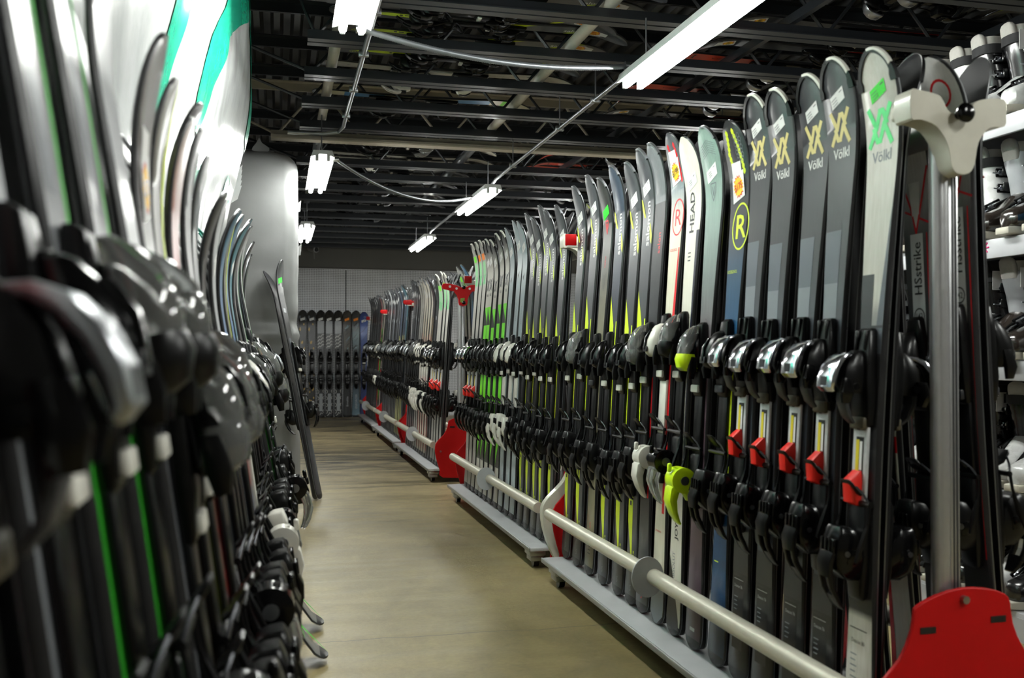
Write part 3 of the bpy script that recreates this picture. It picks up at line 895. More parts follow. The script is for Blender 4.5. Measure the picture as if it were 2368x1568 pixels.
def add_binding(root, kind, B, full=True, flip=0, toe=None):
    ts, tb, tc_, hs, hb, hl = KINDS[kind]
    vt = (0.565 if toe is None else toe) * B.L
    vh = vt - 0.35
    yt, zt = B.c(vt); yt += B.t(vt)
    yh, zh = B.c(vh); yh += B.t(vh)
    t = link('toe_piece', part(('toe', ts, tb.name), 'toe_piece', lambda mb: TOES[ts][0](mb, tb)), root, (0, yt, zt))
    c = link('toe_cover', part(('tcov', ts, tc_.name), 'toe_cover', lambda mb: TOES[ts][1](mb, tc_)), t)
    h = link('heel_piece', part(('heel', hs, hb.name), 'heel_piece', lambda mb: HEELS[hs][0](mb, hb)), root, (0, yh, zh))
    if full:
        link('heel_lever', part(('lev', hs, hl.name), 'heel_lever', lambda mb: HEELS[hs][1](mb, hl)), h)
        link('brake', part('brake', 'brake', brake), h)
        ym, zm = B.c(vt - 0.19); ym += B.t(vt - 0.19)
        if kind == 'chrome':
            link('paper_sleeve', part('band', 'paper_sleeve', band_red), root, (0, yh, zh - 0.01))
            o = link('track_block', part('redb', 'track_block', red_block), h)
            o['label'] = 'red plastic track block'
        elif kind != 'bare':
            pm = WHT if kind in ('white', 'whiteround') else BLK
            link('binding_plate', part(('plate', pm.name), 'binding_plate', lambda mb: plate(mb, pm)), root, (0, ym, zm))
    if tc_ is CHR:
        c['label'] = 'chrome toe cover'

def make_ski(des, L, M, label, group, bind='black', sticker=None, guard=False, full=True, lo=0, toe=None):
    me, B = board(des, L, lo)
    root = tag(link('ski', None), label, 'ski', group)
    root.matrix_world = M
    link('board', me, root)
    if bind:
        add_binding(root, bind, B, full, toe=toe)
    if sticker:
        link('price_tag', tag_mesh(sticker, des, L), root)
    if guard:
        link('tip_guard', guard_mesh(des, L), root)
    elif group == 'aisle-side skis standing in the racks' and des not in ('head', 'honey', 'dots'):
        link('tip_guard', guard_mesh(des, L, True), root)
    return root

def pose(x, y, z, turn, lean, roll=0.0):
    """stand a ski on its tail at x, y, z; turn 90 faces -X; lean tips it back from its topsheet"""
    return Matrix.Translation((x, y, z)) @ Matrix.Rotation(radians(turn), 4, 'Z') @ Matrix.Rotation(radians(roll), 4, 'Y') @ Matrix.Rotation(radians(lean), 4, 'X')
# ---------------------------------------------------------------- the room
def floor_mat():
    m = bpy.data.materials.new('sealed_concrete')
    m.use_nodes = True
    nt = m.node_tree
    L = nt.links
    b = nt.nodes['Principled BSDF']
    tc = nt.nodes.new('ShaderNodeTexCoord')
    def noise_(scale, sc, det=6, dist=0.0):
        mp = nt.nodes.new('ShaderNodeMapping')
        mp.inputs['Scale'].default_value = sc
        L.new(tc.outputs['Object'], mp.inputs[0])
        n = nt.nodes.new('ShaderNodeTexNoise')
        n.inputs['Scale'].default_value = scale
        n.inputs['Detail'].default_value = det
        n.inputs['Distortion'].default_value = dist
        L.new(mp.outputs[0], n.inputs['Vector'])
        return n
    def ramp(src, stops):
        r = nt.nodes.new('ShaderNodeValToRGB')
        e = r.color_ramp.elements
        e[0].position, e[0].color = stops[0]
        e[1].position, e[1].color = stops[1]
        for p, c in stops[2:]:
            q = e.new(p)
            q.color = c
        L.new(src, r.inputs[0])
        return r
    def mix(a, bb, f, mode='MIX'):
        x = nt.nodes.new('ShaderNodeMix')
        x.data_type = 'RGBA'
        x.blend_type = mode
        L.new(a, x.inputs[6]); L.new(bb, x.inputs[7])
        if isinstance(f, float):
            x.inputs[0].default_value = f
        else:
            L.new(f, x.inputs[0])
        return x
    big = noise_(1.1, (1.0, 0.5, 1), 5, 0.6)
    c1 = ramp(big.outputs['Fac'], [(0.30, rgb((100, 90, 58))), (0.72, rgb((152, 138, 97)))])
    streak = noise_(2.2, (0.35, 2.6, 1), 7, 1.2)
    c2 = ramp(streak.outputs['Fac'], [(0.40, rgb((62, 56, 47))), (0.56, rgb((150, 136, 106)))])
    sp = nt.nodes.new('ShaderNodeSeparateXYZ')
    L.new(tc.outputs['Object'], sp.inputs[0])
    far = nt.nodes.new('ShaderNodeMapRange')      # worn sealer towards the back of the shop
    far.inputs['From Min'].default_value = 4.5; far.inputs['From Max'].default_value = 8.5
    far.inputs['To Max'].default_value = 0.75
    L.new(sp.outputs['Y'], far.inputs['Value'])
    c3 = mix(c1.outputs[0], c2.outputs[0], far.outputs[0])
    # dark scuffed band in front of the back wall
    pk = nt.nodes.new('ShaderNodeMapRange'); pk.interpolation_type = 'SMOOTHSTEP'
    df = nt.nodes.new('ShaderNodeMath'); df.operation = 'SUBTRACT'; df.inputs[1].default_value = 8.9
    L.new(sp.outputs['Y'], df.inputs[0])
    da = nt.nodes.new('ShaderNodeMath'); da.operation = 'ABSOLUTE'; L.new(df.outputs[0], da.inputs[0])
    pk.inputs['From Min'].default_value = 1.8; pk.inputs['From Max'].default_value = 0.1; L.new(da.outputs[0], pk.inputs['Value'])
    sr = ramp(noise_(3.0, (0.6, 2.2, 1), 8, 1.5).outputs['Fac'], [(0.42, (1, 1, 1, 1)), (0.58, (0, 0, 0, 1))])
    pm = nt.nodes.new('ShaderNodeMath'); pm.operation = 'MULTIPLY'; L.new(pk.outputs[0], pm.inputs[0]); L.new(sr.outputs[0], pm.inputs[1])
    dirt = nt.nodes.new('ShaderNodeRGB'); dirt.outputs[0].default_value = rgb((58, 54, 47))
    c3 = mix(c3.outputs[2], dirt.outputs[0], pm.outputs[0])
    fine = noise_(60, (1, 1, 1), 8)
    mid = noise_(7.0, (1, 1, 1), 8, 0.8)
    c3 = mix(c3.outputs[2], mid.outputs['Fac'], 0.42, 'OVERLAY')
    c4 = mix(c3.outputs[2], fine.outputs['Fac'], 0.25, 'OVERLAY')
    # crack across the aisle
    wob = noise_(1.6, (1, 0, 0), 8)
    ad = nt.nodes.new('ShaderNodeMath'); ad.operation = 'MULTIPLY_ADD'
    L.new(wob.outputs['Fac'], ad.inputs[0]); ad.inputs[1].default_value = 0.16
    L.new(sp.outputs['Y'], ad.inputs[2])
    su = nt.nodes.new('ShaderNodeMath'); su.operation = 'SUBTRACT'; su.inputs[1].default_value = 3.33
    L.new(ad.outputs[0], su.inputs[0])
    ab = nt.nodes.new('ShaderNodeMath'); ab.operation = 'ABSOLUTE'
    L.new(su.outputs[0], ab.inputs[0])
    lt = nt.nodes.new('ShaderNodeMath'); lt.operation = 'LESS_THAN'; lt.inputs[1].default_value = 0.0035
    L.new(ab.outputs[0], lt.inputs[0])
    dk = nt.nodes.new('ShaderNodeRGB'); dk.outputs[0].default_value = rgb((84, 74, 56))
    c5 = mix(c4.outputs[2], dk.outputs[0], lt.outputs[0])
    L.new(c5.outputs[2], b.inputs['Base Color'])
    rr = nt.nodes.new('ShaderNodeMapRange')
    rr.inputs['To Min'].default_value = 0.28; rr.inputs['To Max'].default_value = 0.6
    L.new(streak.outputs['Fac'], rr.inputs['Value'])
    L.new(rr.outputs[0], b.inputs['Roughness'])
    bp = nt.nodes.new('ShaderNodeBump'); bp.inputs['Strength'].default_value = 0.08; bp.inputs['Distance'].default_value = 0.01
    L.new(fine.outputs['Fac'], bp.inputs['Height'])
    L.new(bp.outputs[0], b.inputs['Normal'])
    return m

def pegboard_mat():
    m = bpy.data.materials.new('pegboard')
    m.use_nodes = True
    nt = m.node_tree
    L = nt.links
    b = nt.nodes['Principled BSDF']
    tc = nt.nodes.new('ShaderNodeTexCoord')
    mp = nt.nodes.new('ShaderNodeMapping')
    mp.inputs['Scale'].default_value = (1/0.0254, 0, 1/0.0254)
    L.new(tc.outputs['Object'], mp.inputs[0])
    fr = nt.nodes.new('ShaderNodeVectorMath'); fr.operation = 'FRACTION'
    L.new(mp.outputs[0], fr.inputs[0])
    ds = nt.nodes.new('ShaderNodeVectorMath'); ds.operation = 'DISTANCE'
    ds.inputs[1].default_value = (0.5, 0, 0.5)
    L.new(fr.outputs[0], ds.inputs[0])
    lt = nt.nodes.new('ShaderNodeMath'); lt.operation = 'LESS_THAN'; lt.inputs[1].default_value = 0.26
    L.new(ds.outputs['Value'], lt.inputs[0])
    mx = nt.nodes.new('ShaderNodeMix'); mx.data_type = 'RGBA'
    mx.inputs[6].default_value = rgb((232, 234, 238)); mx.inputs[7].default_value = rgb((26, 26, 28))
    L.new(lt.outputs[0], mx.inputs[0])
    L.new(mx.outputs[2], b.inputs['Base Color'])
    b.inputs['Roughness'].default_value = 0.5
    return m

CEIL_Z = 2.48      # underside of the joists
Y_BACK = 14.6
X0, X1, YF = -1.3, 5.6, -2.2
DARKWALL = mat('dark_painted_wall', (104, 103, 98), 0.75, scale=4)
DARKSTEEL = mat('dark_painted_steel', (38, 41, 45), 0.38, metal=0.0, coat=0.15, scale=6)
DECK = mat('dull_metal_deck', (84, 84, 84), 0.4, metal=0.6, scale=5)

mb = MB(); mb.box(((X0 + X1)/2, (YF + Y_BACK)/2, -0.05), (X1 - X0, Y_BACK - YF, 0.1), floor_mat()); struct('floor', mb)
mb = MB(); mb.box((X0 - 0.05, (YF + Y_BACK)/2, 1.5), (0.1, Y_BACK - YF, 3.2), DARKWALL); struct('wall_left', mb)
mb = MB(); mb.box((X1 + 0.05, (YF + Y_BACK)/2, 1.5), (0.1, Y_BACK - YF, 3.2), DARKWALL); struct('wall_right', mb)
mb = MB(); mb.box(((X0 + X1)/2, YF - 0.05, 1.5), (X1 - X0, 0.1, 3.2), DARKWALL); struct('wall_front', mb)
mb = MB()
mb.box(((X0 + X1)/2, Y_BACK + 0.05, 1.12), (X1 - X0, 0.1, 2.24), pegboard_mat())
struct('wall_back', mb)
mb = MB(); mb.box(((X0 + X1)/2, Y_BACK - 0.10, 2.60), (X1 - X0, 0.4, 0.72), DARKWALL); struct('trim_1', mb)          # soffit over the pegboard
mb = MB()
mb.box((0.985, Y_BACK - 0.006, 1.12), (0.012, 0.012, 2.2), mat('panel_joint', (70, 70, 72), 0.6)); struct('trim_2', mb)

# ribbed metal deck: trapezoid flutes running along the room
mb = MB()
prof, x = [], X0
P = 0.115
while x < X1:
    prof += [(x, 2.90), (x + 0.035, 2.90), (x + 0.055, 2.945), (x + 0.095, 2.945)]
    x += P
mb.rings([[(px, yy, pz) for px, pz in prof] + [(px, yy, 3.0) for px, pz in (prof[-1], prof[0])] for yy in (YF, Y_BACK)], DECK)
struct('ceiling', mb, 20)

# open-web joists, 2 ft apart
def joist(y, label, pale=False):
    root = thing('roof_joist', label, 'joist', (0, y, CEIL_Z), 'open-web roof joists')
    m = mat('pale_painted_steel', (172, 164, 146), 0.5, scale=8) if pale else DARKSTEEL
    xa, xb = 0.13 if not pale else -0.06, X1 - 0.25
    def chord(mb, a, b, z0, dz):
        for s in (-1, 1):
            mb.box(((a + b)/2, s*0.032, z0), (b - a, 0.050, 0.006), m)
            mb.box(((a + b)/2, s*0.007, z0 + dz*0.028), (b - a, 0.006, 0.056), m)
    q = MB(); chord(q, xa, xb, 0.003, 1); 
    if pale:
        q.box(((xa + xb)/2, 0, 0.008), (xb - xa, 0.10, 0.025), m)
    q.build('lower_chord', root)
    q = MB(); chord(q, X0 + 0.02 if y > 5.2 else 0.0, X1 - 0.02, 0.40, -1); q.build('upper_chord', root)
    q = MB()
    x, up = xa + 0.04, True
    pts = [(X0 + 0.5 if y > 5.2 else 0.02, 0, 0.385), (x, 0, 0.03)]
    while x < xb - 0.4:
        x += 0.30
        pts.append((x, 0, 0.385 if up else 0.03))
        up = not up
    for a, b in zip(pts, pts[1:]):
        q.tube([a, b], 0.009, m, 6)
    q.build('web', root)
YJ = [2.87 + 0.61 * k for k in range(20)]
YJ = [y for y in YJ if y < Y_BACK - 0.4]
BEAM = 6.89
n_before = [y for y in YJ if y < BEAM - 0.2]
for k, y in enumerate(YJ):
    if abs(y - BEAM) < 0.35 and y > BEAM - 0.3:
        continue
    if y < BEAM:
        j = len(n_before) - k
        lab = 'dark open-web roof joist, %s on the near side of the pale beam' % ORD[j]
    else:
        lab = 'dark open-web roof joist, %s beyond the pale beam' % ORD[k - len(n_before) + (0 if abs(YJ[len(n_before)] - BEAM) < 0.35 else 1)]
    joist(y, lab)
joist(BEAM, 'pale grey painted beam crossing the ceiling behind the big wrapped pile', True)

# ---------------------------------------------------------------- fluorescent strip lights
TUBE = emit('lit_tube', (0.98, 1.0, 0.95, 1), TUBE_POWER)
FIX = mat('white_enamel', (210, 214, 212), 0.35)
LZ = 2.215
def strip_light(x, ya, yb, label):
    root = thing('strip_light', label, 'ceiling light', (x, (ya + yb)/2, LZ), 'fluorescent strip lights')
    n = yb - ya
    mb = MB()
    mb.plate([(-0.075, 0.012), (-0.06, 0.055), (0.06, 0.055), (0.075, 0.012), (0.02, 0.03), (-0.02, 0.03)], n, FIX, lambda a, b, d: (a, -n/2 + d, b))
    mb.build('housing', root)
    for e in (-0.36, 0.36):
        mb = MB(); mb.tube([(0, e*n, 0.05), (0, e*n, 0.34 if x < 1 else 0.70 if x > 3 else 0.262)], 0.004, STL, 6); mb.build('hanger_rod', root)
    for s in (-1, 1):
        mb = MB(); mb.tube([(s*0.036, -n/2 + 0.03, 0.0), (s*0.036, n/2 - 0.03, 0.0)], 0.016, TUBE, 12); mb.build('tube', root)
        for e in (-1, 1):
            mb = MB(); mb.box((s*0.036, e*(n/2 - 0.012), 0.012), (0.022, 0.02, 0.05), FIX, 0.004); mb.build('lamp_holder', root)
XL, XR = 0.27, 1.60
strip_light(XL, 2.36, 3.72, 'lit twin-tube strip light above the wrapped pile, near flexible conduit')
strip_light(XL, 6.2, 7.5, 'lit twin-tube strip light beside the top of the wrapped mattress')
strip_light(XL, 9.6, 10.9, 'lit twin-tube strip light above the security camera')
strip_light(XR, 2.85, 4.18, 'lit twin-tube strip light above the first ski rack, running out of the picture top')
strip_light(XR, 7.15, 8.4, 'lit twin-tube strip light in line above the second ski rack')
strip_light(XR, 10.3, 11.55, 'lit twin-tube strip light, most distant of the row over the racks')
strip_light(XR, -0.7, 0.6, 'lit twin-tube strip light in the rack row, behind the viewer')
strip_light(3.3, 0.2, 1.5, 'lit twin-tube strip light above the boot shelves')
strip_light(3.3, 6.5, 7.8, 'added unseen twin-tube strip light on the shelf side of the second rack')  # added fixture hidden behind the skis, gives more light towards the back
strip_light(3.3, 10.7, 12.0, 'added unseen twin-tube strip light on the shelf side of the most distant racks')  # added lamp, out of view past the racks, brightens the back wall
GALV = mat('galvanised_conduit', (168, 172, 174), 0.34, metal=0.9)
def conduit(path, r, label, m=GALV, name='conduit', cat='conduit'):
    mb = MB()
    mb.tube(path, r, m, 10)
    root = thing(name, label, cat, (0, 0, 0))
    mb.build('pipe', root)
    return root
def clips(root, pts):
    for p in pts:
        mb = MB(); mb.box(p, (0.05, 0.022, 0.03), STL, 0.004); mb.box((p[0], p[1], (p[2] + CEIL_Z) / 2), (0.006, 0.006, CEIL_Z - p[2]), STL); mb.build('conduit_clip', root)
cz = 2.44
r = conduit([(0.40, 1.5, cz), (0.40, 6.1, cz), (0.40, 6.2, cz - 0.01), (0.37, 6.27, cz - 0.03), (0.28, 6.27, cz - 0.05), (0.05, 6.27, cz - 0.05)], 0.013, 'thin galvanised conduit running straight to the light beside the wrapped mattress')
clips(r, [(0.40, y, cz) for y in (4.1, 4.7, 5.35, 5.95)])
zz = LZ + 0.075
r = conduit([(XR, 4.15, zz - 0.02), (XR, 4.3, zz), (XR, 7.05, zz), (XR, 7.2, zz - 0.02)], 0.012, 'galvanised conduit joining the first and second lights over the racks')
clips(r, [(XR, y, zz) for y in (4.7, 5.35, 6.5)])
r = conduit([(XR, 8.38, zz - 0.02), (XR, 8.5, zz), (XR, 10.2, zz), (XR, 10.35, zz - 0.02)], 0.012, 'galvanised conduit joining the two most distant lights over the racks')
def bez(a, b, sag, n=40, side=(0, 0, 0)):
    out = []
    for i in range(n + 1):
        t = i / n
        k = 4 * t * (1 - t)
        out.append(tuple(a[j] + (b[j] - a[j]) * t + side[j] * k - (sag * k if j == 2 else 0) for j in range(3)))
    return out
def flex(path, r, label):
    mb = MB()
    pts = []
    P_ = [Vector(p) for p in path]
    rr = []
    for i in range(len(P_) - 1):
        for q in range(6):
            pts.append(P_[i].lerp(P_[i+1], q / 6))
            rr.append(r * (1.0 if q % 2 else 0.86))
    mb.tube(pts, rr, mat('flexible_conduit', (128, 132, 136), 0.38, metal=0.7), 10)
    root = thing('flexible_conduit', label, 'conduit')
    mb.build('armoured_hose', root, 60)
    for e in (pts[0], pts[-1]):
        mb = MB(); mb.tube([e + Vector((-0.02, 0, 0)), e + Vector((0.02, 0, 0))], r * 1.5, STL, 12); mb.build('connector', root)
flex(bez((XL + 0.04, 3.76, LZ + 0.03), (XR - 0.03, 4.12, LZ + 0.08), 0.06), 0.013, 'grey flexible conduit sagging between the first pair of lights')
flex(bez((XL + 0.088, 6.3, LZ + 0.02), (XR - 0.088, 7.6, LZ + 0.02), 0.12), 0.012, 'grey flexible conduit sagging between the second pair of lights')

# white storage pipes on the joists
PVC = mat('white_pipe', (206, 200, 186), 0.45)
for x, ya, yb, lab, m in ((0.28, 2.4, 6.62, 'white storage pipe on the joists under the tails of the overhead skis', PVC), (1.47, 2.4, 6.62, 'white storage pipe on the joists under the tips of the overhead skis', PVC),
                          (1.47, 7.1, 13.9, 'grey storage pipe on the joists beyond the pale beam', GALV), (0.28, 7.1, 13.9, 'grey storage pipe beyond the pale beam over the wrapped mattress', GALV)):
    mb = MB(); mb.tube([(x, ya, CEIL_Z + 0.0895), (x, yb, CEIL_Z + 0.0895)], 0.030, m, 16)
    o = mb.build('storage_pipe'); tag(o, lab, 'pipe')
for x, m in ((2.38, DARKSTEEL), (3.45, DARKSTEEL)):
    mb = MB(); mb.box((x, 6.6, CEIL_Z + 0.084), (0.03, 8.4, 0.044), m)
    o = mb.build('storage_bar'); tag(o, 'dark square storage bar on the joists, %s the orange ski tips' % ('beside' if x < 3 else 'far from'), 'bar')

# skis stored overhead
def over(x, y, flip):
    z = CEIL_Z + 0.135
    if flip:
        m = Matrix(((0, 0, -1, x), (1, 0, 0, y), (0, -1, 0, z), (0, 0, 0, 1)))
    else:
        m = Matrix(((0, 0, 1, x), (-1, 0, 0, y), (0, -1, 0, z), (0, 0, 0, 1)))
    return m
bays = [(YJ[i], YJ[i+1]) for i in range(len(YJ) - 1)]
def bay_slots(k, n):
    a, b = bays[k]
    a += 0.045; b -= 0.045
    return [a + (b - a) * (i + 0.5) / n for i in range(n)]
NB = {1: 'first', 2: 'second', 3: 'third', 4: 'fourth', 5: 'fifth', 6: 'sixth', 7: 'seventh', 8: 'eighth', 9: 'ninth', 10: 'tenth', 11: 'eleventh', 12: 'twelfth', 13: 'thirteenth', 14: 'fourteenth', 15: 'fifteenth', 16: 'sixteenth', 17: 'seventeenth'}
rnd = random.Random(3)
plan = {1: ('salomon', 4, 'black', 'p175'), 2: ('salomon', 4, 'black', 'p175'), 3: ('salomon', 3, 'black', 'p175'), 4: ('paleold', 2, 'white', None), 5: ('bluewhite', 2, 'black', 'green'),
        7: ('redline', 2, 'clearsilver', None), 8: ('paleold', 2, 'whiteround', None), 9: ('dark', 2, 'clearsilver', None), 10: ('darkgrey', 2, 'silver', None), 11: ('dark', 2, 'silver', 'white'), 12: ('dark', 2, 'clearsilver', None), 13: ('darkgrey', 2, 'silver', None), 14: ('dark', 2, 'clearsilver', None)}
for k, (des, n, bd, st) in plan.items():
    if k >= len(bays):
        continue
    ys = bay_slots(k, max(n, 3))[:n]
    for i, y in enumerate(ys):
        L = 1.48 + rnd.choice((-0.04, 0, 0.04))
        lab = '%s overhead, %s in the %s bay over the aisle' % (DES[des][0], ORD[i + 1], ORD[k])
        make_ski(des, L, over(0.22 + rnd.uniform(-0.04, 0.06), y, False), lab, 'skis stored on the ceiling joists', bd, st, full=k < 8)
plan = {0: ('priced', 3, 'black', 'p199'), 1: ('orangetip', 2, 'silver', None), 2: ('priced', 3, 'black', 'p199'), 3: ('orangetip', 2, 'silver', None), 4: ('orangetip', 2, 'silver', None), 5: ('priced', 2, 'black', 'p199'), 7: ('orangetip', 2, 'silver', None),
        8: ('orangetip', 2, 'silver', None), 10: ('dark', 2, 'silver', None), 12: ('dark', 1, 'silver', None)}
for k, (des, n, bd, st) in plan.items():
    ys = bay_slots(k, 3)[:n] if n < 3 else bay_slots(k, n)
    for i, y in enumerate(ys):
        L = 1.70
        x = 3.63 + rnd.uniform(-0.06, 0.04) if des == 'orangetip' else 3.76 + rnd.uniform(-0.05, 0.05)
        lab = '%s overhead, %s in the %s bay over the racks' % (DES[des][0], ORD[i + 1], ORD[k + 1])
        make_ski(des, L, over(x, y, True), lab, 'skis stored on the ceiling joists', bd, st, full=k < 6)
for i, (x, y) in enumerate(((3.6, 3.62), (3.85, 3.8), (4.05, 4.3), (3.7, 4.45))):
    make_ski('yelledge', 1.64, over(x + 1.0, y, True), 'yellow edged ski hanging overhead above the boot shelves, %s one in' % ORD[i + 1], 'skis stored on the ceiling joists', 'lime', None)
# ---------------------------------------------------------------- ski racks along the aisle
XC = 1.335
FOOT_F, FOOT_B = 1.18, 1.515
LEAN = 3.4
TRAY_Z = 0.105
GREYP = mat('grey_painted_board', (168, 170, 172), 0.55, scale=12, var=0.08)
def smooth(pts, n=4, closed=True):
    out = []
    N = len(pts)
    for i in range(N):
        p0, p1, p2, p3 = (Vector(pts[(i + k) % N]) for k in (-1, 0, 1, 2))
        for j in range(n):
            t = j / n
            q = 0.5 * ((2*p1) + (-p0 + p2)*t + (2*p0 - 5*p1 + 4*p2 - p3)*t*t + (-p0 + 3*p1 - 3*p2 + p3)*t**3)
            out.append((q.x, q.y))
    return out
PLATE = [(-0.105, 0.468), (-0.06, 0.487), (0.0, 0.498), (0.06, 0.493), (0.10, 0.480), (0.112, 0.462), (0.118, 0.42), (0.145, 0.365), (0.195, 0.315), (0.212, 0.27), (0.205, 0.20), (0.175, 0.10), (0.15, 0.045),
         (-0.15, 0.045), (-0.175, 0.10), (-0.205, 0.20), (-0.212, 0.27), (-0.195, 0.315), (-0.145, 0.365), (-0.118, 0.42), (-0.112, 0.455)]
HUB = [(-0.120, 0.034), (-0.098, 0.037), (-0.058, 0.030), (-0.046, 0.018), (-0.037, 0.002), (-0.024, -0.005), (0.0, -0.005), (0.014, 0.002), (0.026, 0.018), (0.048, 0.028), (0.098, 0.030), (0.102, 0.0), (0.098, -0.024),
       (0.062, -0.030), (0.036, -0.060), (0.026, -0.105), (0.012, -0.124), (-0.012, -0.126), (-0.028, -0.112), (-0.036, -0.07), (-0.062, -0.034), (-0.098, -0.022), (-0.120, -0.020)]
TRI = [(-0.15, 0.03), (-0.06, 0.022), (0.0, 0.0), (0.06, 0.022), (0.15, 0.03), (0.15, -0.012), (0.07, -0.028), (0.036, -0.085), (0.03, -0.13), (-0.03, -0.13), (-0.036, -0.085), (-0.07, -0.028), (-0.15, -0.012)]
def bevel(o, w=0.006, seg=3, ang=40):
    m = o.modifiers.new('rounded', 'BEVEL')
    m.width = w; m.segments = seg; m.limit_method = 'ANGLE'; m.angle_limit = radians(ang)
    return o
WMOULD = mat('cream_moulding', (196, 194, 180), 0.32, coat=0.3)
def rack(ya, yb, label, near_plate, hub, k):
    root = thing('ski_rack', label, 'ski rack', (XC, ya, 0), 'double-sided ski racks along the aisle')
    n = yb - ya
    mb = MB()
    mb.box((0, n/2, TRAY_Z - 0.010), (0.50, n, 0.018), GREYP, 0.004)
    for s in (-1, 1):
        mb.box((s*0.252, n/2, TRAY_Z - 0.010), (0.008, n, 0.020), mat('aluminium_lip', (150, 152, 150), 0.4, metal=0.6), 0.003)
    mb.build('base_tray', root)
    for s in (-1, 1):
        mb = MB(); mb.tube([(s*0.215, -0.015, 0.283), (s*0.215, n + 0.015, 0.283)], 0.0245, RAILM, 20); mb.build('lower_rail', root)
        mb = MB()
        c = [(0.052*cos(2*pi*i/28) + s*0.040, 0.062*sin(2*pi*i/28)) for i in range(28)]
        mb.plate([(s*0.195 + a, 0.283 + b) for a, b in c], 0.006, GREYP, lambda a, b, d: (a, n*0.47 + d, b)); mb.build('rail_collar', root)
        for e in (0.10, n - 0.10):
            mb = MB()
            mb.box((s*0.20, e, 0.072), (0.075, 0.10, 0.034), STL, 0.004)
            mb.box((s*0.20, e, 0.045), (0.06, 0.08, 0.03), STL, 0.003)
            q = mb.build('caster_bracket', root)
            mb = MB(); mb.tube([(s*0.20 - 0.012, e, 0.028), (s*0.20 + 0.012, e, 0.028)], 0.028, BLK, 16); mb.build('wheel', q)
    mb = MB(); mb.tube([(0, 0, 1.43), (0, n, 1.43)], 0.028, mat('dark_grey_tube', (74, 74, 74), 0.4, coat=0.2), 20); mb.build('top_bar', root)
    for e in (-0.03, n + 0.02):
        mb = MB()
        mb.tube([(-0.016, e, 0.05), (-0.016, e, 1.42)], 0.019, ALU, 20)
        mb.box((0.006, e, 0.735), (0.022, 0.034, 1.37), ALU, 0.003)
        for x in (0.002, 0.010):
            mb.box((x, e - 0.0175, 0.735), (0.003, 0.002, 1.36), DGR)
        mb.build('post', root)
    for q, e in enumerate((-0.075, n + 0.05)):
        sc = 1.0 if q == 0 else 0.90
        mb = MB()
        mb.plate([(a * sc, b) for a, b in smooth(PLATE, 2)], 0.010, RED, lambda a, b, d: (a, e + d, b))
        p = bevel(mb.build('end_plate', root), 0.002, 2)
        p['label'] = 'red end plate'
        for s in (-1, 1):
            mb = MB()
            for j in range(4):
                mb.box((s*0.082 + (j - 1.5)*0.009, e - 0.0006, 0.425 + s*0.006), (0.0085, 0.0016, 0.013), P_BLACK)
            mb.build('slot', p)
        mb = MB(); mb.tube([(0, e - 0.010, 0.476), (0, e + 0.012, 0.476)], 0.008, STL, 12); mb.build('bolt', p)
        mb = MB(); mb.tube([(-0.17, e - 0.008, 0.24), (-0.17, e + 0.012, 0.24)], 0.007, STL, 12); mb.build('bolt', p)
        mb = MB(); mb.tube([(0.17, e - 0.008, 0.30), (0.17, e + 0.012, 0.30)], 0.007, STL, 12); mb.build('bolt', p)
    if near_plate == 'white':
        horn = [(a - 0.030, b * 0.93 + 0.003) for a, b in [(-0.050, 0.535), (-0.025, 0.52), (-0.012, 0.48), (-0.03, 0.43), (-0.065, 0.38), (-0.092, 0.335), (-0.105, 0.28), (-0.10, 0.18), (-0.09, 0.09), (-0.085, 0.04), (-0.115, 0.04), (-0.15, 0.10), (-0.185, 0.20), (-0.198, 0.29), (-0.185, 0.345), (-0.135, 0.40), (-0.10, 0.44), (-0.075, 0.49)]]
        mb = MB(); mb.plate(smooth(horn, 3), 0.040, WMOULD, lambda a, b, d: (a, -0.118 + d, b))
        p = bevel(mb.build('end_cover', root), 0.010, 3)
        p['label'] = 'cream moulded end cover'
    if hub == 'red':
        mb = MB(); mb.plate(smooth(TRI, 2), 0.012, RED, lambda a, b, d: (a, -0.07 + d, 1.455 + b)); p = bevel(mb.build('top_bracket', root), 0.002, 2)
        for x, z in ((-0.10, 0.008), (0.10, 0.008), (-0.05, -0.006), (0.05, -0.006)):
            mb = MB(); mb.tube([(x, -0.0715, 1.455 + z), (x, -0.0695, 1.455 + z)], 0.009, mat('hole_light', (190, 190, 186), 0.6), 14); mb.build('hole', p)
        mb = MB(); mb.plate([(0.012, -0.075), (-0.02, -0.078), (-0.022, -0.105), (-0.006, -0.115), (0.008, -0.098)], 0.002, mat('olive_sticker', (110, 140, 50), 0.5), lambda a, b, d: (a, -0.0725 + d, 1.455 + b)); mb.build('sticker', p)
        ks = ((0, 0.0), (0, -0.115))
    else:
        mb = MB(); mb.plate(smooth(HUB, 3), 0.052, WMOULD, lambda a, b, d: (a, -0.085 + d, 1.455 + b)); p = bevel(mb.build('top_bracket', root), 0.010, 4)
        for s, xx in ((-1, -0.106), (1, 0.088)):
            mb = MB(); mb.box((xx, -0.035, 1.460), (0.022, 0.050, 0.036), WMOULD, 0.008); mb.build('bracket_arm', p)
        ks = ((-0.012, -0.010),)
    for x, z in ks:
        r = 0.020 if hub != 'red' else 0.014
        mb = MB(); mb.tube([(x, -0.085 + 0.001 - r*1.7*q, 1.457 + z) for q in (0, 0.35, 0.5, 0.68, 0.84, 0.95, 1.0)], [r*0.45, r*0.5, r*0.9, r, r*0.85, r*0.5, r*0.08], BLKG, 18); mb.build('knob', p)
    mb = MB(); mb.box((-0.105, n + 0.055, 1.46), (0.05, 0.012, 0.05), RED, 0.003); mb.box((0, n + 0.055, 1.44), (0.25, 0.010, 0.03), WMOULD, 0.004); mb.build('far_bracket', root)
    return root
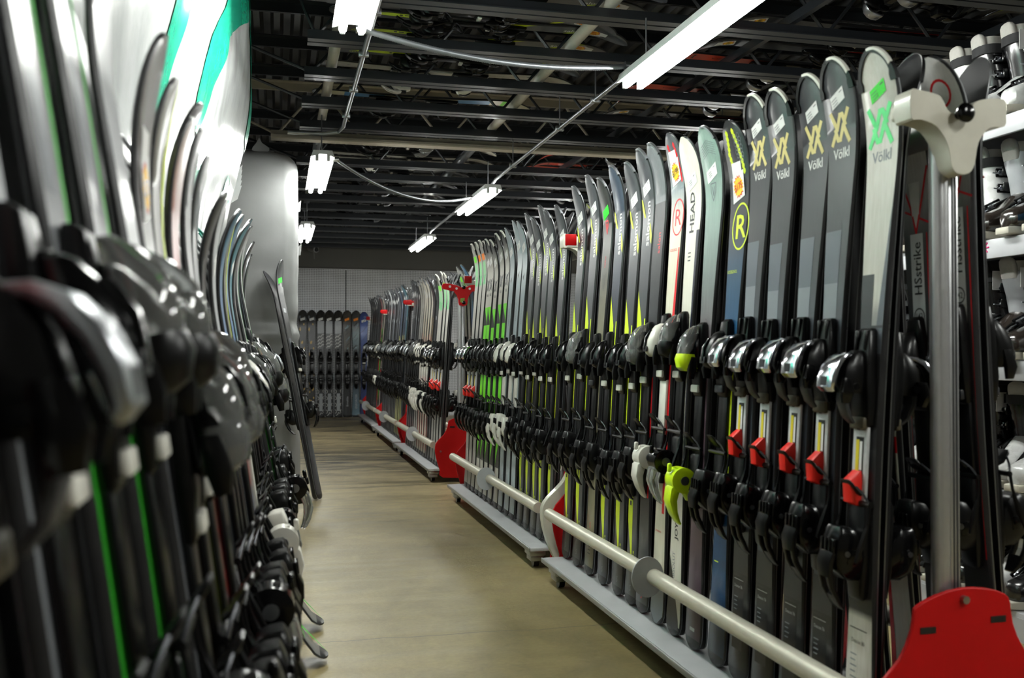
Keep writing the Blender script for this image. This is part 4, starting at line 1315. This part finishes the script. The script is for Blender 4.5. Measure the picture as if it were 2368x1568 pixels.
RACKS = [(1.72, 3.89, 'first rack', 'red', 'white'), (4.09, 6.20, 'second rack', 'white', 'white'), (7.05, 9.15, 'third rack', 'red', 'red'), (9.33, 11.35, 'fourth rack', 'red', 'red'), (11.5, 13.55, 'fifth rack', 'red', 'red')]
RN = ['cream-hub rack', 'cream-cover rack', 'red-bracket rack', 'fourth rack from viewer', 'rack near the back wall']
RL = ['double-sided aluminium ski rack with cream hub, red end plate closest to the viewer', 'double-sided aluminium ski rack with a cream moulded cover over its end plate', 'double-sided ski rack with red three-armed top bracket and wide red end plate',
      'double-sided ski rack, second of the small ones after the red-bracketed one', 'double-sided ski rack at the end of the line by the back wall']
for (ya, yb, nm, pl, hb), lab in zip(RACKS, RL):
    rack(ya, yb, lab, pl, hb, nm)

def y_from_px(px, x=1.231):
    d = x * 2200 / (0.9713 * (px - 645))
    return (d - 0.238 * x) / 0.9713, d
def pair(des, y, L, where, rk, bind, st=None, guard=False, full=True, lo=0, toe=None, back=True):
    L = min(L, 1.80)
    des2 = DES[des][0]
    jy = rnd.uniform(-0.006, 0.006)
    M = pose(FOOT_F + 0.0, y + jy, TRAY_Z + 0.003, 90, LEAN + rnd.uniform(-0.25, 0.25), rnd.uniform(-0.35, 0.35))
    make_ski(des, L, M, '%s, %s in from near end, %s' % (des2, where, rk), 'aisle-side skis standing in the racks', bind, st, guard, full, lo, toe)
    if back:
        M = pose(FOOT_F + 0.009, y + jy + 0.003, TRAY_Z + 0.003, -90, -LEAN, rnd.uniform(-0.3, 0.3))
        make_ski(des, L, M, 'inner %s behind the %s in from near end, %s' % (des2.split(' ski')[0] + ' ski', where, rk), 'partner skis inside the racks', bind, None, guard, False, 0, toe)

R1 = [(2028, 128, 'deaconw', 'chrome', 'green', 1), (1942, 138, 'deacon', 'chrome', 'white', 1), (1872, 177, 'deacon', 'chrome', 'white', 1), (1803, 220, 'deacon', 'chrome', 'white', 1), (1746, 232, 'deacon', 'chrome', 'white', 1),
      (1694, 290, 'honey', 'lime', 'p175', 0), (1643, 302, 'sage', 'lime', 'white', 0), (1595, 318, 'head', 'clear', 'white', 0), (1557, 314, 'dots', 'whiteround', 'p199', 0), (1518, 335, 'salred', 'clearsilver', None, 0),
      (1492, 348, 'salomon', 'black', 'white', 0), (1459, 378, 'salomon', 'black', 'white', 0), (1425, 385, 'salblue', 'black', None, 0), (1393, 412, 'kore', 'blackplain', 'green', 0), (1363, 413, 'salomon', 'clearsilver', 'white', 0), (1337, 435, 'salomon', 'black', 'white', 0)]
TOE1 = {0: 0.53, 1: 0.54, 2: 0.545, 3: 0.545, 4: 0.545, 9: 0.54, 10: 0.525, 11: 0.525, 12: 0.525, 13: 0.53, 14: 0.53, 15: 0.53, 5: 0.555, 6: 0.545, 7: 0.57, 8: 0.555}
for i, (px, ty, des, bd, st, g) in enumerate(R1):
    y, d = y_from_px(px)
    if i == 5: bd = 'blackplain'
    if i == 6: bd = 'lime'
    L = (CAM_H + (815 - ty) / 2200 * (d + 0.01) - TRAY_Z) / cos(radians(LEAN)) + 0.012
    pair(des, y, L, ORD[i + 1], RN[0], bd, st, g, toe=TOE1.get(i))
R2 = [(1294.5, 476, 'salomon'), (1274, 490, 'salomon'), (1258, 478, 'salomon'), (1241, 509, 'salomon'), (1226, 496, 'salomon'), (1208.4, 514, 'pale'), (1195, 515, 'pale'), (1180, 527, 'pale'), (1168, 533, 'vneon'), (1155, 540, 'vneon'),
      (1143, 553, 'vneon'), (1132, 553, 'vneon'), (1123, 559, 'vneon'), (1113.5, 559, 'vgrey'), (1105, 564, 'vgrey'), (1097, 568, 'vgrey')]
for i, (px, ty, des) in enumerate(R2):
    y, d = y_from_px(px)
    L = (CAM_H + (815 - ty) / 2200 * (d + 0.01) - TRAY_Z) / cos(radians(LEAN)) + 0.012
    bd = {'salomon': 'black', 'pale': 'white', 'vneon': 'bare', 'vgrey': 'chrome'}[des]
    pair(des, y, L, ORD[i + 1], RN[1], bd, 'white' if des != 'vgrey' else None, des[0] == 'v', toe=0.535, lo=1 if des == 'vgrey' and i < 15 else 0)
def fill(k, lst, y0, step, tips):
    for i, (des, bd) in enumerate(lst):
        y = y0 + step * i
        L = tips[0] + (tips[1] - tips[0]) * i / len(lst) + rnd.uniform(-0.02, 0.02)
        st = 'white' if des in ('dark', 'darkgrey', 'navy', 'redline', 'teal') and rnd.random() < 0.6 else None
        pair(des, y, L, ORD[i + 1], RN[k], bd, st, des == 'vgrey', full=k < 4, lo=0)
fill(2, [('vgrey', 'chrome')] * 4 + [('dark', 'white'), ('umber', 'black')] + [('redline', 'whiteround')] * 4 + [('paleold', 'clearsilver')] * 2 + [('dark', 'silver'), ('darkgrey', 'silver'), ('dark', 'clearsilver'), ('darkgrey', 'silver')], 7.12, 0.126, (1.48, 1.56))
fill(3, [('teal', 'silver'), ('navy', 'clearsilver'), ('navy', 'silver'), ('navy', 'silver'), ('navy', 'silver'), ('darkgrey', 'silver'), ('darkgrey', 'silver'), ('dark', 'clearsilver'), ('darkgrey', 'silver'), ('darkgrey', 'silver'), ('dark', 'silver'), ('silver', 'clearsilver'), ('dark', 'silver'), ('darkgrey', 'silver'), ('dark', 'silver')], 9.42, 0.130, (1.54, 1.60))
fill(4, [('redline', 'white'), ('vneon', 'white'), ('pink', 'silver'), ('dark', 'silver'), ('darkgrey', 'silver'), ('dark', 'black'), ('dark', 'silver'), ('darkgrey', 'black'), ('dark', 'black'), ('dark', 'silver'), ('darkgrey', 'silver'), ('dark', 'black'), ('dark', 'black')], 11.6, 0.142, (1.58, 1.62))
# shop-side row of the first rack (their inner skis show their topsheets to the aisle) and of the third rack
def back_pair(des, y, L, where, rk, bind, full=True):
    make_ski(des, L, pose(FOOT_B, y, TRAY_Z + 0.003, 90, -LEAN, 0), '%s, %s on the shelf side, %s' % (DES[des][0], where, rk), 'shelf-side skis standing in the racks', bind, None, False, full)
    make_ski(des, L, pose(FOOT_B + 0.009, y, TRAY_Z + 0.003, -90, LEAN, 0), 'outer partner of the %s shelf-side ski, a %s, %s' % (where, DES[des][0].split(' ski')[0] + ' one', rk), 'outer partner skis on the shelf side', bind, None, False, full)
for i, (y, des, L, bd) in enumerate(((1.78, 'fischer', 1.51, 'blackplain'), (1.915, 'fischer', 1.49, 'blackplain'), (2.06, 'redline', 1.42, 'black'), (2.20, 'dark', 1.44, 'black'), (2.34, 'pink', 1.40, 'black'), (2.48, 'salomon', 1.48, 'black'), (2.75, 'dark', 1.50, 'silver'), (3.2, 'salomon', 1.5, 'silver'), (3.6, 'dark', 1.48, 'silver'))):
    back_pair(des, y, L, ORD[i + 1], RN[0], bd)
for i, (y, des, L) in enumerate(((7.12, 'bluepurple', 1.56), (7.26, 'vgrey', 1.52), (7.40, 'vgrey', 1.55), (7.54, 'dark', 1.52), (7.68, 'dark', 1.54))):
    back_pair(des, y, L, ORD[i + 1], RN[2], 'white', False)
for i, (y, des, L) in enumerate(((4.12, 'yelledge', 1.56), (4.3, 'salomon', 1.5), (4.9, 'dark', 1.54))):
    back_pair(des, y, L, ORD[i + 1], RN[1], 'silver', False)

# skis shown against the back wall
for i, (px, des, lo, bd) in enumerate(((700, 'camo', 0, 'blackplain'), (721, 'camo', 0, 'blackplain'), (742, 'squig', 0, 'blackplain'), (762, 'squig', 0, 'blackplain'), (783, 'squig', 0, 'blackplain'), (804, 'stone', 0, 'blackplain'), (825, 'ice', 1, 'blackplain'), (844, 'blue', 0, 'black'))):
    x = (px - 645) * 14.22 / 2266
    lab = '%s against the pegboard, %s from the mattress' % (DES[des][0], ORD[i + 1])
    make_ski(des, 1.62 if des != 'blue' else 1.60, pose(x, Y_BACK - 0.12, 0.0, 180, 2.4), lab, 'display skis along the back wall', bd, 'orange' if des in ('stone', 'ice') else 'white', lo=lo, toe=0.56)

# ---------------------------------------------------------------- skis leaning on the wrapped pile, other side of the aisle
LEFT = [('pink', 1.60, 'clearsilver'), ('pink', 1.64, 'silver'), ('silver', 1.66, 'black'), ('greenline', 1.66, 'clear'), ('greenline', 1.66, 'clear'), ('silver', 1.50, 'clearsilver'), ('brown', 1.355, 'black'), ('yelledge', 1.345, 'clearsilver'),
        ('redcream', 1.31, 'clearsilver'), ('umber', 1.38, 'clear'), ('dark', 1.36, 'black'), ('darkgrey', 1.34, 'black'), ('umber', 1.30, 'black'), ('silver', 1.30, 'black'), ('darkgrey', 1.30, 'black'), ('bluepurple', 1.32, 'whiteround'),
        ('teal', 1.34, 'white'), ('yelledge', 1.33, 'clear'), ('bluepurple', 1.36, 'black'), ('teal', 1.36, 'black'), ('umber', 1.37, 'black'), ('darkgrey', 1.40, 'clear'), ('dark', 1.38, 'clearsilver'), ('teal', 1.44, 'black'), ('teal', 1.46, 'clear'), ('darkgrey', 1.42, 'black'),
        ('umber', 1.40, 'silver'), ('dark', 1.36, 'black')]
for i, (des, L, bd) in enumerate(LEFT):
    y = 0.45 + 0.124 * i
    des = 'twin' if i in (21, 24) else des
    fx = (0.04 if i in (21, 24) else -0.018) + 0.011 * y + rnd.uniform(-0.006, 0.006)
    fx -= (0.085, 0.05, 0.03, 0.015, 0.008)[i] if i < 5 else 0
    ln = (2.2 if i in (21, 24) else 0) + 8.2 + rnd.uniform(-0.3, 0.3)
    toe = 0.578 if i < 3 else 0.58 if L > 1.45 else 0.655
    st = 'p379' if des == 'brown' else 'white' if i in (13, 19, 23) else None
    lab = '%s leaning on wrapped pile, %s from the viewer' % (DES[des][0], ORD[i + 1])
    make_ski(des, L, pose(fx, y, 0.006, -90, ln, rnd.uniform(-0.3, 0.3)), lab, 'skis leaning on the wrapped pile', bd, st, toe=toe)
    lab = 'wall-side partner of %s, %s from viewer on wrapped pile' % (DES[des][0].split(' ski')[0] + ' ski', ORD[i + 1])
    make_ski(des, L, pose(fx - 0.007, y + 0.004, 0.006, 90, -ln, 0), lab, 'partner skis leaning on the wrapped pile', bd, None, full=False, toe=toe)
# the pair standing alone by the mattress
make_ski('dark', 1.64, pose(0.262, 6.42, 0.004, -112, 13.0, -4.0), 'dark ski standing alone before the wrapped mattress, bindings towards the racks', 'lone pair of skis at the mattress', 'black', 'green', toe=0.58)
make_ski('dark', 1.60, pose(0.245, 6.43, 0.004, 68, -13.4, 5.0), 'partner of the lone dark ski before the wrapped mattress, tip crossing behind', 'lone pair of skis at the mattress', 'black', None, toe=0.58)

# ---------------------------------------------------------------- wrapped pile and wrapped mattress
WRAP = mat('glossy_plastic_wrap', (226, 230, 230), 0.22, coat=0.5, scale=9, bump=0.35)
TEALP = mat('teal_print_on_wrap', (40, 196, 160), 0.24, coat=0.5)
def wrap_surface(s, z):
    """the aisle face of the pile: s along it (m), z up"""
    y = s
    k = min(1, max(0, (z - 1.35) / 0.9))
    k = k * k * (3 - 2 * k)
    x = -0.345 + 0.012 * y + k * (0.07 + 0.012 * y)
    bul = 0.020 * sin(2.1 * z + 0.6 * y) + 0.012 * sin(3.7 * y + 1.3 * z)
    w = noise.noise(Vector((y * 2.2, z * 1.1, 3.1))) * 0.022 + noise.noise(Vector((y * 9, z * 2.2, 1.7))) * 0.008 + abs(noise.noise(Vector((y * 5 + z * 2.0, z * 5 - y * 3, 9.2)))) * 0.008
    return x + bul * 0.6 + w
YE = 4.95
def wrap_pt(s, z):
    """s runs along the face, then round the far corner"""
    if s <= YE:
        k = max(0, (s - (YE - 0.10)) / 0.10)
        return Vector((wrap_surface(s, z) - 0.035 * k ** 2, s, z))
    t = s - YE
    return Vector((wrap_surface(YE, z) - 0.035 - t, YE + 0.03 * sin(min(t, 0.2) / 0.2 * pi / 2) + 0.03 * noise.noise(Vector((t * 6, z * 2, 0))), z))
root = thing('wrapped_pallet_pile', 'tall pile wrapped in shiny white plastic with teal print, skis leaning on it', 'wrapped pile', (-0.5, 1.8, 0))
mb = MB()
ss = [-0.4 + (YE + 0.4) * i / 90 for i in range(91)] + [YE + 0.9 * i / 16 for i in range(1, 17)]
zs = [0.02 + 2.83 * j / 80 for j in range(81)]
def curl(p, z):
    k = max(0, (z - 2.73) / 0.12)
    return (p.x - 0.05 * k * k + 0.5, p.y - 1.8, p.z)
vs = [curl(wrap_pt(s, z), z) for z in zs for s in ss]
n = len(ss)
fs = [[j*n + i, j*n + i + 1, (j+1)*n + i + 1, (j+1)*n + i] for j in range(len(zs) - 1) for i in range(n - 1)]
mb.add(vs, fs, WRAP)
xb = -0.70
mb.box((xb + 0.5 - 0.18, (YE - 0.4)/2 - 1.8 - 0.03, 1.415), (0.72, YE + 0.30, 2.80), WRAP)
def wrap_poly(pts):
    bm_pts = []
    # fill by rows so that the print follows the folds
    zmin, zmax = min(p[1] for p in pts), max(p[1] for p in pts)
    N = 60
    vs, fs = [], []
    for i in range(N + 1):
        z = zmin + (zmax - zmin) * (i + 0.001) / (N + 0.002)
        xs = []
        for (s0, z0), (s1, z1) in zip(pts, pts[1:] + pts[:1]):
            if (z0 - z) * (z1 - z) < 0:
                xs.append(s0 + (s1 - s0) * (z - z0) / (z1 - z0))
        if len(xs) < 2:
            continue
        a, b = min(xs), max(xs)
        for q in range(9):
            s = a + (b - a) * q / 8
            p = wrap_pt(s, z)
            vs.append((p.x + 0.5 + 0.004, p.y - 1.8 + (0.004 if s > YE else 0), z))
    m_ = len(vs) // 9
    for i in range(m_ - 1):
        for q in range(8):
            fs.append([i*9 + q, i*9 + q + 1, (i+1)*9 + q + 1, (i+1)*9 + q])
    mb.add(vs, fs, TEALP)
for pts in ([(2.45, 1.52), (2.62, 1.50), (2.75, 1.95), (3.6, 2.55), (3.6, 2.82), (3.2, 2.82), (2.60, 2.05)],
            [(3.1, 1.72), (3.3, 1.66), (3.7, 2.15), (4.5, 2.50), (4.6, 2.82), (4.0, 2.82), (3.9, 2.55), (3.2, 2.0)],
            [(2.95, 1.33), (3.5, 1.33), (3.7, 1.66), (3.1, 1.62)],
            [(4.72, 2.0), (4.86, 1.95), (4.95, 2.3), (5.0, 2.82), (4.8, 2.82)],
            [(4.4, 1.50), (4.6, 1.46), (4.75, 1.75), (4.5, 1.78)]):
    wrap_poly(pts)
mb.build('plastic_wrap', root, 60)
mb = MB()
for q in range(5):
    mb.plate([(0, 0), (0.05, 0.02 + 0.01*q), (0.03, -0.05), (0.0, -0.07)], 0.002, WRAP, lambda a, b, d: (wrap_surface(YE, 1.8) + 0.5 - 0.03 + a, YE - 1.8 + 0.02*q + d, 1.79 + 0.02*q + b))
mb.build('loose_wrap_flap', root)

SHEET = mat('white_sheeting', (122, 123, 123), 0.42, coat=0.1, scale=7, bump=0.25)
root = thing('wrapped_mattress', 'upright mattress wrapped in dull white sheeting at the far end of the pile', 'mattress', (-0.55, 7.45, 0))
mb = MB()
rs = []
H = 2.40
for j in range(61):
    z = 0.015 + (H - 0.015) * j / 60
    k = max(0, (z - (H - 0.16)) / 0.16)
    ins = 0.16 * (1 - sqrt(max(0, 1 - k * k)))
    ring = []
    for (px_, py_) in rrect(0, 0, 1.36 - 2*ins, 1.36 - 2*ins, 0.10, 8):
        w = 0.010 * noise.noise(Vector((px_ * 4, py_ * 4, z * 2.0))) + 0.006 * noise.noise(Vector((px_ * 11 + z * 4, py_ * 11, z * 7)))
        sag = 0.018 * math.exp(-((z - 1.10) / 0.03) ** 2) - 0.014 * math.exp(-((z - 1.18) / 0.05) ** 2)
        d = Vector((px_, py_, 0)).normalized()
        low = 0.035 * max(0, 1.1 - z)
        ring.append((px_ + d.x * (w + sag + low * 0.8), py_ + d.y * (w + sag), z))
    rs.append(ring)
mb.rings(rs, SHEET)
mb.build('sheeting', root, 60)
for q, (z, yy) in enumerate(((2.06, -0.3), (1.72, -0.5))):
    mb = MB(); mb.plate([(0, 0), (0.03, 0.03), (0.025, -0.05), (0.0, -0.06)], 0.003, SHEET, lambda a, b, d: (0.675 + a, yy + d, z + b)); mb.build('loose_flap', root)
mb = MB(); mb.plate(smooth([(0, 0), (0.03, 0.05), (0.05, 0.09), (0.07, 0.055), (0.12, 0.02), (0.10, -0.01)], 2), 0.03, SHEET, lambda a, b, d: (0.36 + a, -0.56 + d, H - 0.01 + b)); mb.build('knotted_tuft', root)

# ---------------------------------------------------------------- boot shelves
SHELF = mat('white_shelf_edge', (186, 188, 192), 0.45, scale=12)
root = thing('boot_shelf_unit', 'long white-edged shelf unit full of ski boots behind the racks', 'shelf', (2.42, 2.3, 0))
LV = [0.10, 0.50, 0.945, 1.37, 1.79]
SY0, SY1 = 2.25, 4.1
for k, z in enumerate(LV):
    mb = MB()
    mb.box((0.22, (SY1 - SY0)/2, z - 0.012), (0.44, SY1 - SY0, 0.018), SHELF)
    mb.box((0.004, (SY1 - SY0)/2, z - 0.037), (0.014, SY1 - SY0, 0.066), SHELF, 0.003)
    q = mb.build('shelf_board', root)
    if k == 3:
        mb = MB()
        for a, b in (((0.0, 0.0), (0.012, 0.016)), ((0.012, 0.016), (0.024, 0.002)), ((0.024, 0.002), (0.05, 0.010)), ((0.05, 0.010), (0.075, 0.006))):
            mb.tube([(-0.0035, 0.78 - a[0], z - 0.034 + a[1]), (-0.0035, 0.78 - b[0], z - 0.034 + b[1])], 0.0016, mat('blue_marker', (40, 120, 200), 0.6), 5)
        mb.build('marker_scribble', q)
        mb = MB()
        for t in range(8):
            mb.tube([(-0.0035, 0.56, z - 0.03), (-0.0035, 0.56 + 0.024*cos(t*pi/4), z - 0.03 + 0.024*sin(t*pi/4))], 0.003, mat('pink_marker', (236, 60, 130), 0.6), 5)
        mb.build('marker_star', q)
for y in (0.02, SY1 - SY0 - 0.02):
    for x in (0.02, 0.42):
        mb = MB(); mb.box((x, y, 1.0), (0.035, 0.035, 2.0), mat('grey_upright', (120, 122, 126), 0.5), 0.003); mb.build('upright', root)
mb = MB(); mb.box((0.435, (SY1 - SY0)/2, 1.0), (0.01, SY1 - SY0, 1.96), mat('black_back_panel', (24, 24, 26), 0.7)); mb.build('back_panel', root)
mb = MB(); mb.box((0.004, (SY1 - SY0)/2, 0.04), (0.02, SY1 - SY0, 0.08), SHELF); mb.build('kick_board', root)

BW = mat('white_boot_shell', (206, 207, 206), 0.28, coat=0.4)
BG = mat('grey_boot_shell', (150, 153, 156), 0.3, coat=0.4)
BK = mat('black_boot_shell', (20, 20, 22), 0.25, coat=0.5)
BB = mat('brown_black_boot_shell', (40, 34, 30), 0.2, coat=0.6)
BT = mat('blue_boot_shell', (24, 110, 150), 0.3, coat=0.4)
LINER = mat('grey_boot_liner', (166, 164, 158), 0.8, bump=0.2, scale=80)
LINK = mat('black_boot_liner', (30, 30, 32), 0.8)
SOLE = mat('boot_sole', (190, 186, 172), 0.5)
def yrings(mb, secs, m, r=0.4):
    mb.rings([[(p[0], y, p[1]) for p in rrect(0, zc, w, h, min(w, h) * r, 3)] for y, zc, w, h in secs], m)
def boot_parts(shell, cuff, liner):
    key = (shell.name, cuff.name, liner.name)
    def f_shell(mb):
        yrings(mb, [(-0.115, 0.10, 0.05, 0.10), (-0.105, 0.105, 0.078, 0.150), (-0.06, 0.11, 0.092, 0.178), (0.0, 0.108, 0.096, 0.172), (0.05, 0.090, 0.098, 0.136), (0.10, 0.070, 0.102, 0.096), (0.15, 0.060, 0.100, 0.078), (0.178, 0.055, 0.084, 0.066), (0.19, 0.05, 0.05, 0.045)], shell)
    def f_cuff(mb):
        mb.loft([(0.125, 0, -0.045, 0.098, 0.130), (0.17, 0, -0.038, 0.106, 0.136), (0.23, 0, -0.026, 0.108, 0.134), (0.285, 0, -0.012, 0.112, 0.138), (0.315, 0, -0.012, 0.110, 0.130), (0.318, 0, -0.012, 0.094, 0.112)], cuff, 0.38, 3)
    def f_liner(mb):
        mb.loft([(0.28, 0, -0.010, 0.094, 0.116), (0.335, 0, -0.004, 0.098, 0.122), (0.352, 0, 0.0, 0.092, 0.116), (0.350, 0, 0.0, 0.07, 0.09), (0.31, 0, 0.0, 0.064, 0.084)], liner, 0.4, 3)
        mb.loft([(0.29, 0, 0.046, 0.072, 0.022), (0.335, 0, 0.054, 0.076, 0.024), (0.352, 0, 0.058, 0.070, 0.022), (0.362, 0, 0.060, 0.052, 0.016), (0.367, 0, 0.061, 0.026, 0.008)], liner, 0.48, 4)
    def f_sole(mb):
        yrings(mb, [(-0.118, 0.014, 0.066, 0.026), (-0.07, 0.014, 0.072, 0.028), (-0.065, 0.018, 0.068, 0.018)], SOLE, 0.2)
    def f_sole2(mb):
        yrings(mb, [(0.04, 0.018, 0.066, 0.018), (0.045, 0.014, 0.074, 0.028), (0.17, 0.014, 0.072, 0.028), (0.205, 0.014, 0.06, 0.024), (0.208, 0.014, 0.05, 0.02)], SOLE, 0.2)
    def f_buckle(mb):
        for s in (-1,):
            mb.box((-0.001, 0.004, 0.0), (0.008, 0.070, 0.034), BLKG, 0.004)
            mb.box((0.002, 0.0, 0.0), (0.012, 0.044, 0.020), STL, 0.003)
            mb.tube([(0.002, -0.022, 0), (0.009, -0.022, 0)], 0.006, CHR, 10)
            mb.box((0.006, 0.012, 0.004), (0.010, 0.040, 0.010), CHR, 0.002)
            mb.tube([(0.006, -0.02, -0.004), (0.004, -0.05, -0.002)], 0.0025, STL, 6)
    def f_strap(mb):
        mb.rings([[(p[0], p[1] - 0.010, z) for p in rrect(0, 0, 0.122, 0.150, 0.046, 4)] for z in (0.286, 0.288, 0.318, 0.320)], LINK)
    return [('shell', part(('bs',) + key, 'shell', f_shell)), ('cuff', part(('bc',) + key, 'cuff', f_cuff)), ('liner', part(('bl',) + key, 'liner', f_liner)), ('heel_sole', part('bsole', 'heel_sole', f_sole)), ('toe_sole', part('bsole2', 'toe_sole', f_sole2))], part('bbuck', 'buckle', f_buckle), part('bstrap', 'power_strap', f_strap)
def boot(x, y, z, rot, kind, label, group):
    shell, cuff, liner = {'white': (BW, BW, LINER), 'whiteblack': (BW, BK, LINER), 'greybrown': (BB, BG, LINER), 'black': (BK, BK, LINK), 'teal': (BT, BW, LINER), 'grey': (BG, BG, LINER)}[kind]
    root = tag(link('ski_boot', None, None, (x, y, z), (0, 0, radians(rot))), label, 'ski boot', group)
    ps, bk, st = boot_parts(shell, cuff, liner)
    for nm, me in ps:
        link(nm, me, root)
    for (bx, by, bz, tilt) in ((0.054, 0.004, 0.262, 0), (0.055, 0.0, 0.205, 0), (0.047, 0.045, 0.138, 25), (0.046, 0.095, 0.100, 35)):
        for s in (1, -1):
            o = link('buckle', bk, root, (s * bx, by, bz), (radians(tilt), 0, 0 if s > 0 else pi))
            o.rotation_euler = (radians(-tilt if s > 0 else tilt), 0, 0 if s > 0 else pi)
    if kind in ('white', 'black', 'whiteblack', 'teal'):
        link('power_strap', st, root)
    if rnd.random() < 0.5:
        mb = MB(); mb.box((-0.060, 0.03, 0.29), (0.002, 0.05, 0.07), PAPER); mb.build('price_tag', root)
KD = {4: ['whiteblack', 'whiteblack', 'whiteblack', 'whiteblack', 'whiteblack', 'white', 'whiteblack', 'white', 'white', 'black'], 3: ['teal', 'teal', 'greybrown', 'greybrown', 'white', 'black', 'greybrown', 'white', 'whiteblack', 'white'],
      2: ['white', 'white', 'greybrown', 'greybrown', 'black', 'white', 'white', 'black', 'grey', 'white'], 1: ['white', 'white', 'white', 'whiteblack', 'black', 'grey', 'white', 'black', 'white', 'black'], 0: ['black', 'black', 'black', 'white', 'black', 'white', 'black', 'black', 'white', 'black']}
BN = {'white': 'white ski boot', 'whiteblack': 'white ski boot with black cuff', 'greybrown': 'grey ski boot with dark glossy shell', 'black': 'black ski boot', 'teal': 'white ski boot with blue shell', 'grey': 'grey ski boot'}
SN = ['bottom shelf', 'second shelf up', 'middle shelf', 'fourth shelf up', 'top shelf']
for k, lst in KD.items():
    for i, kd in enumerate(lst):
        y = 2.46 + 0.140 * i
        boot(2.60 + rnd.uniform(-0.012, 0.012), y, LV[k] + 0.0005, 90 + rnd.uniform(-8, 8) + (14 if k == 1 else 0), kd, '%s on the %s, %s from near end' % (BN[kd], SN[k], ORD[i + 1]), 'ski boots on the ' + SN[k])

# security camera under the soffit
root = thing('security_camera', 'small grey security camera on the dark wall above the pegboard', 'security camera', (0.43, 14.12, 2.49))
CG = mat('grey_camera_body', (150, 150, 150), 0.45)
mb = MB(); mb.tube([(0, 0.15, 0.05), (0, 0.02, 0.05), (0.02, -0.02, 0.0)], 0.018, CG, 12); mb.build('mount', root)
mb = MB(); mb.tube([(0.0, 0.03, 0.0), (0.0, 0.028, 0.0), (0.09, -0.12, -0.03), (0.092, -0.124, -0.031)], [0.03, 0.04, 0.045, 0.036], CG, 16); mb.build('body', root)
mb = MB(); mb.tube([(0.092, -0.124, -0.031), (0.096, -0.131, -0.032)], 0.03, BLKG, 16); mb.build('lens', root)
mb = MB(); mb.tube([(0.05, -0.05, -0.05), (0.06, -0.06, -0.09), (0.065, -0.06, -0.16)], 0.004, CG, 6); mb.build('cable', root)
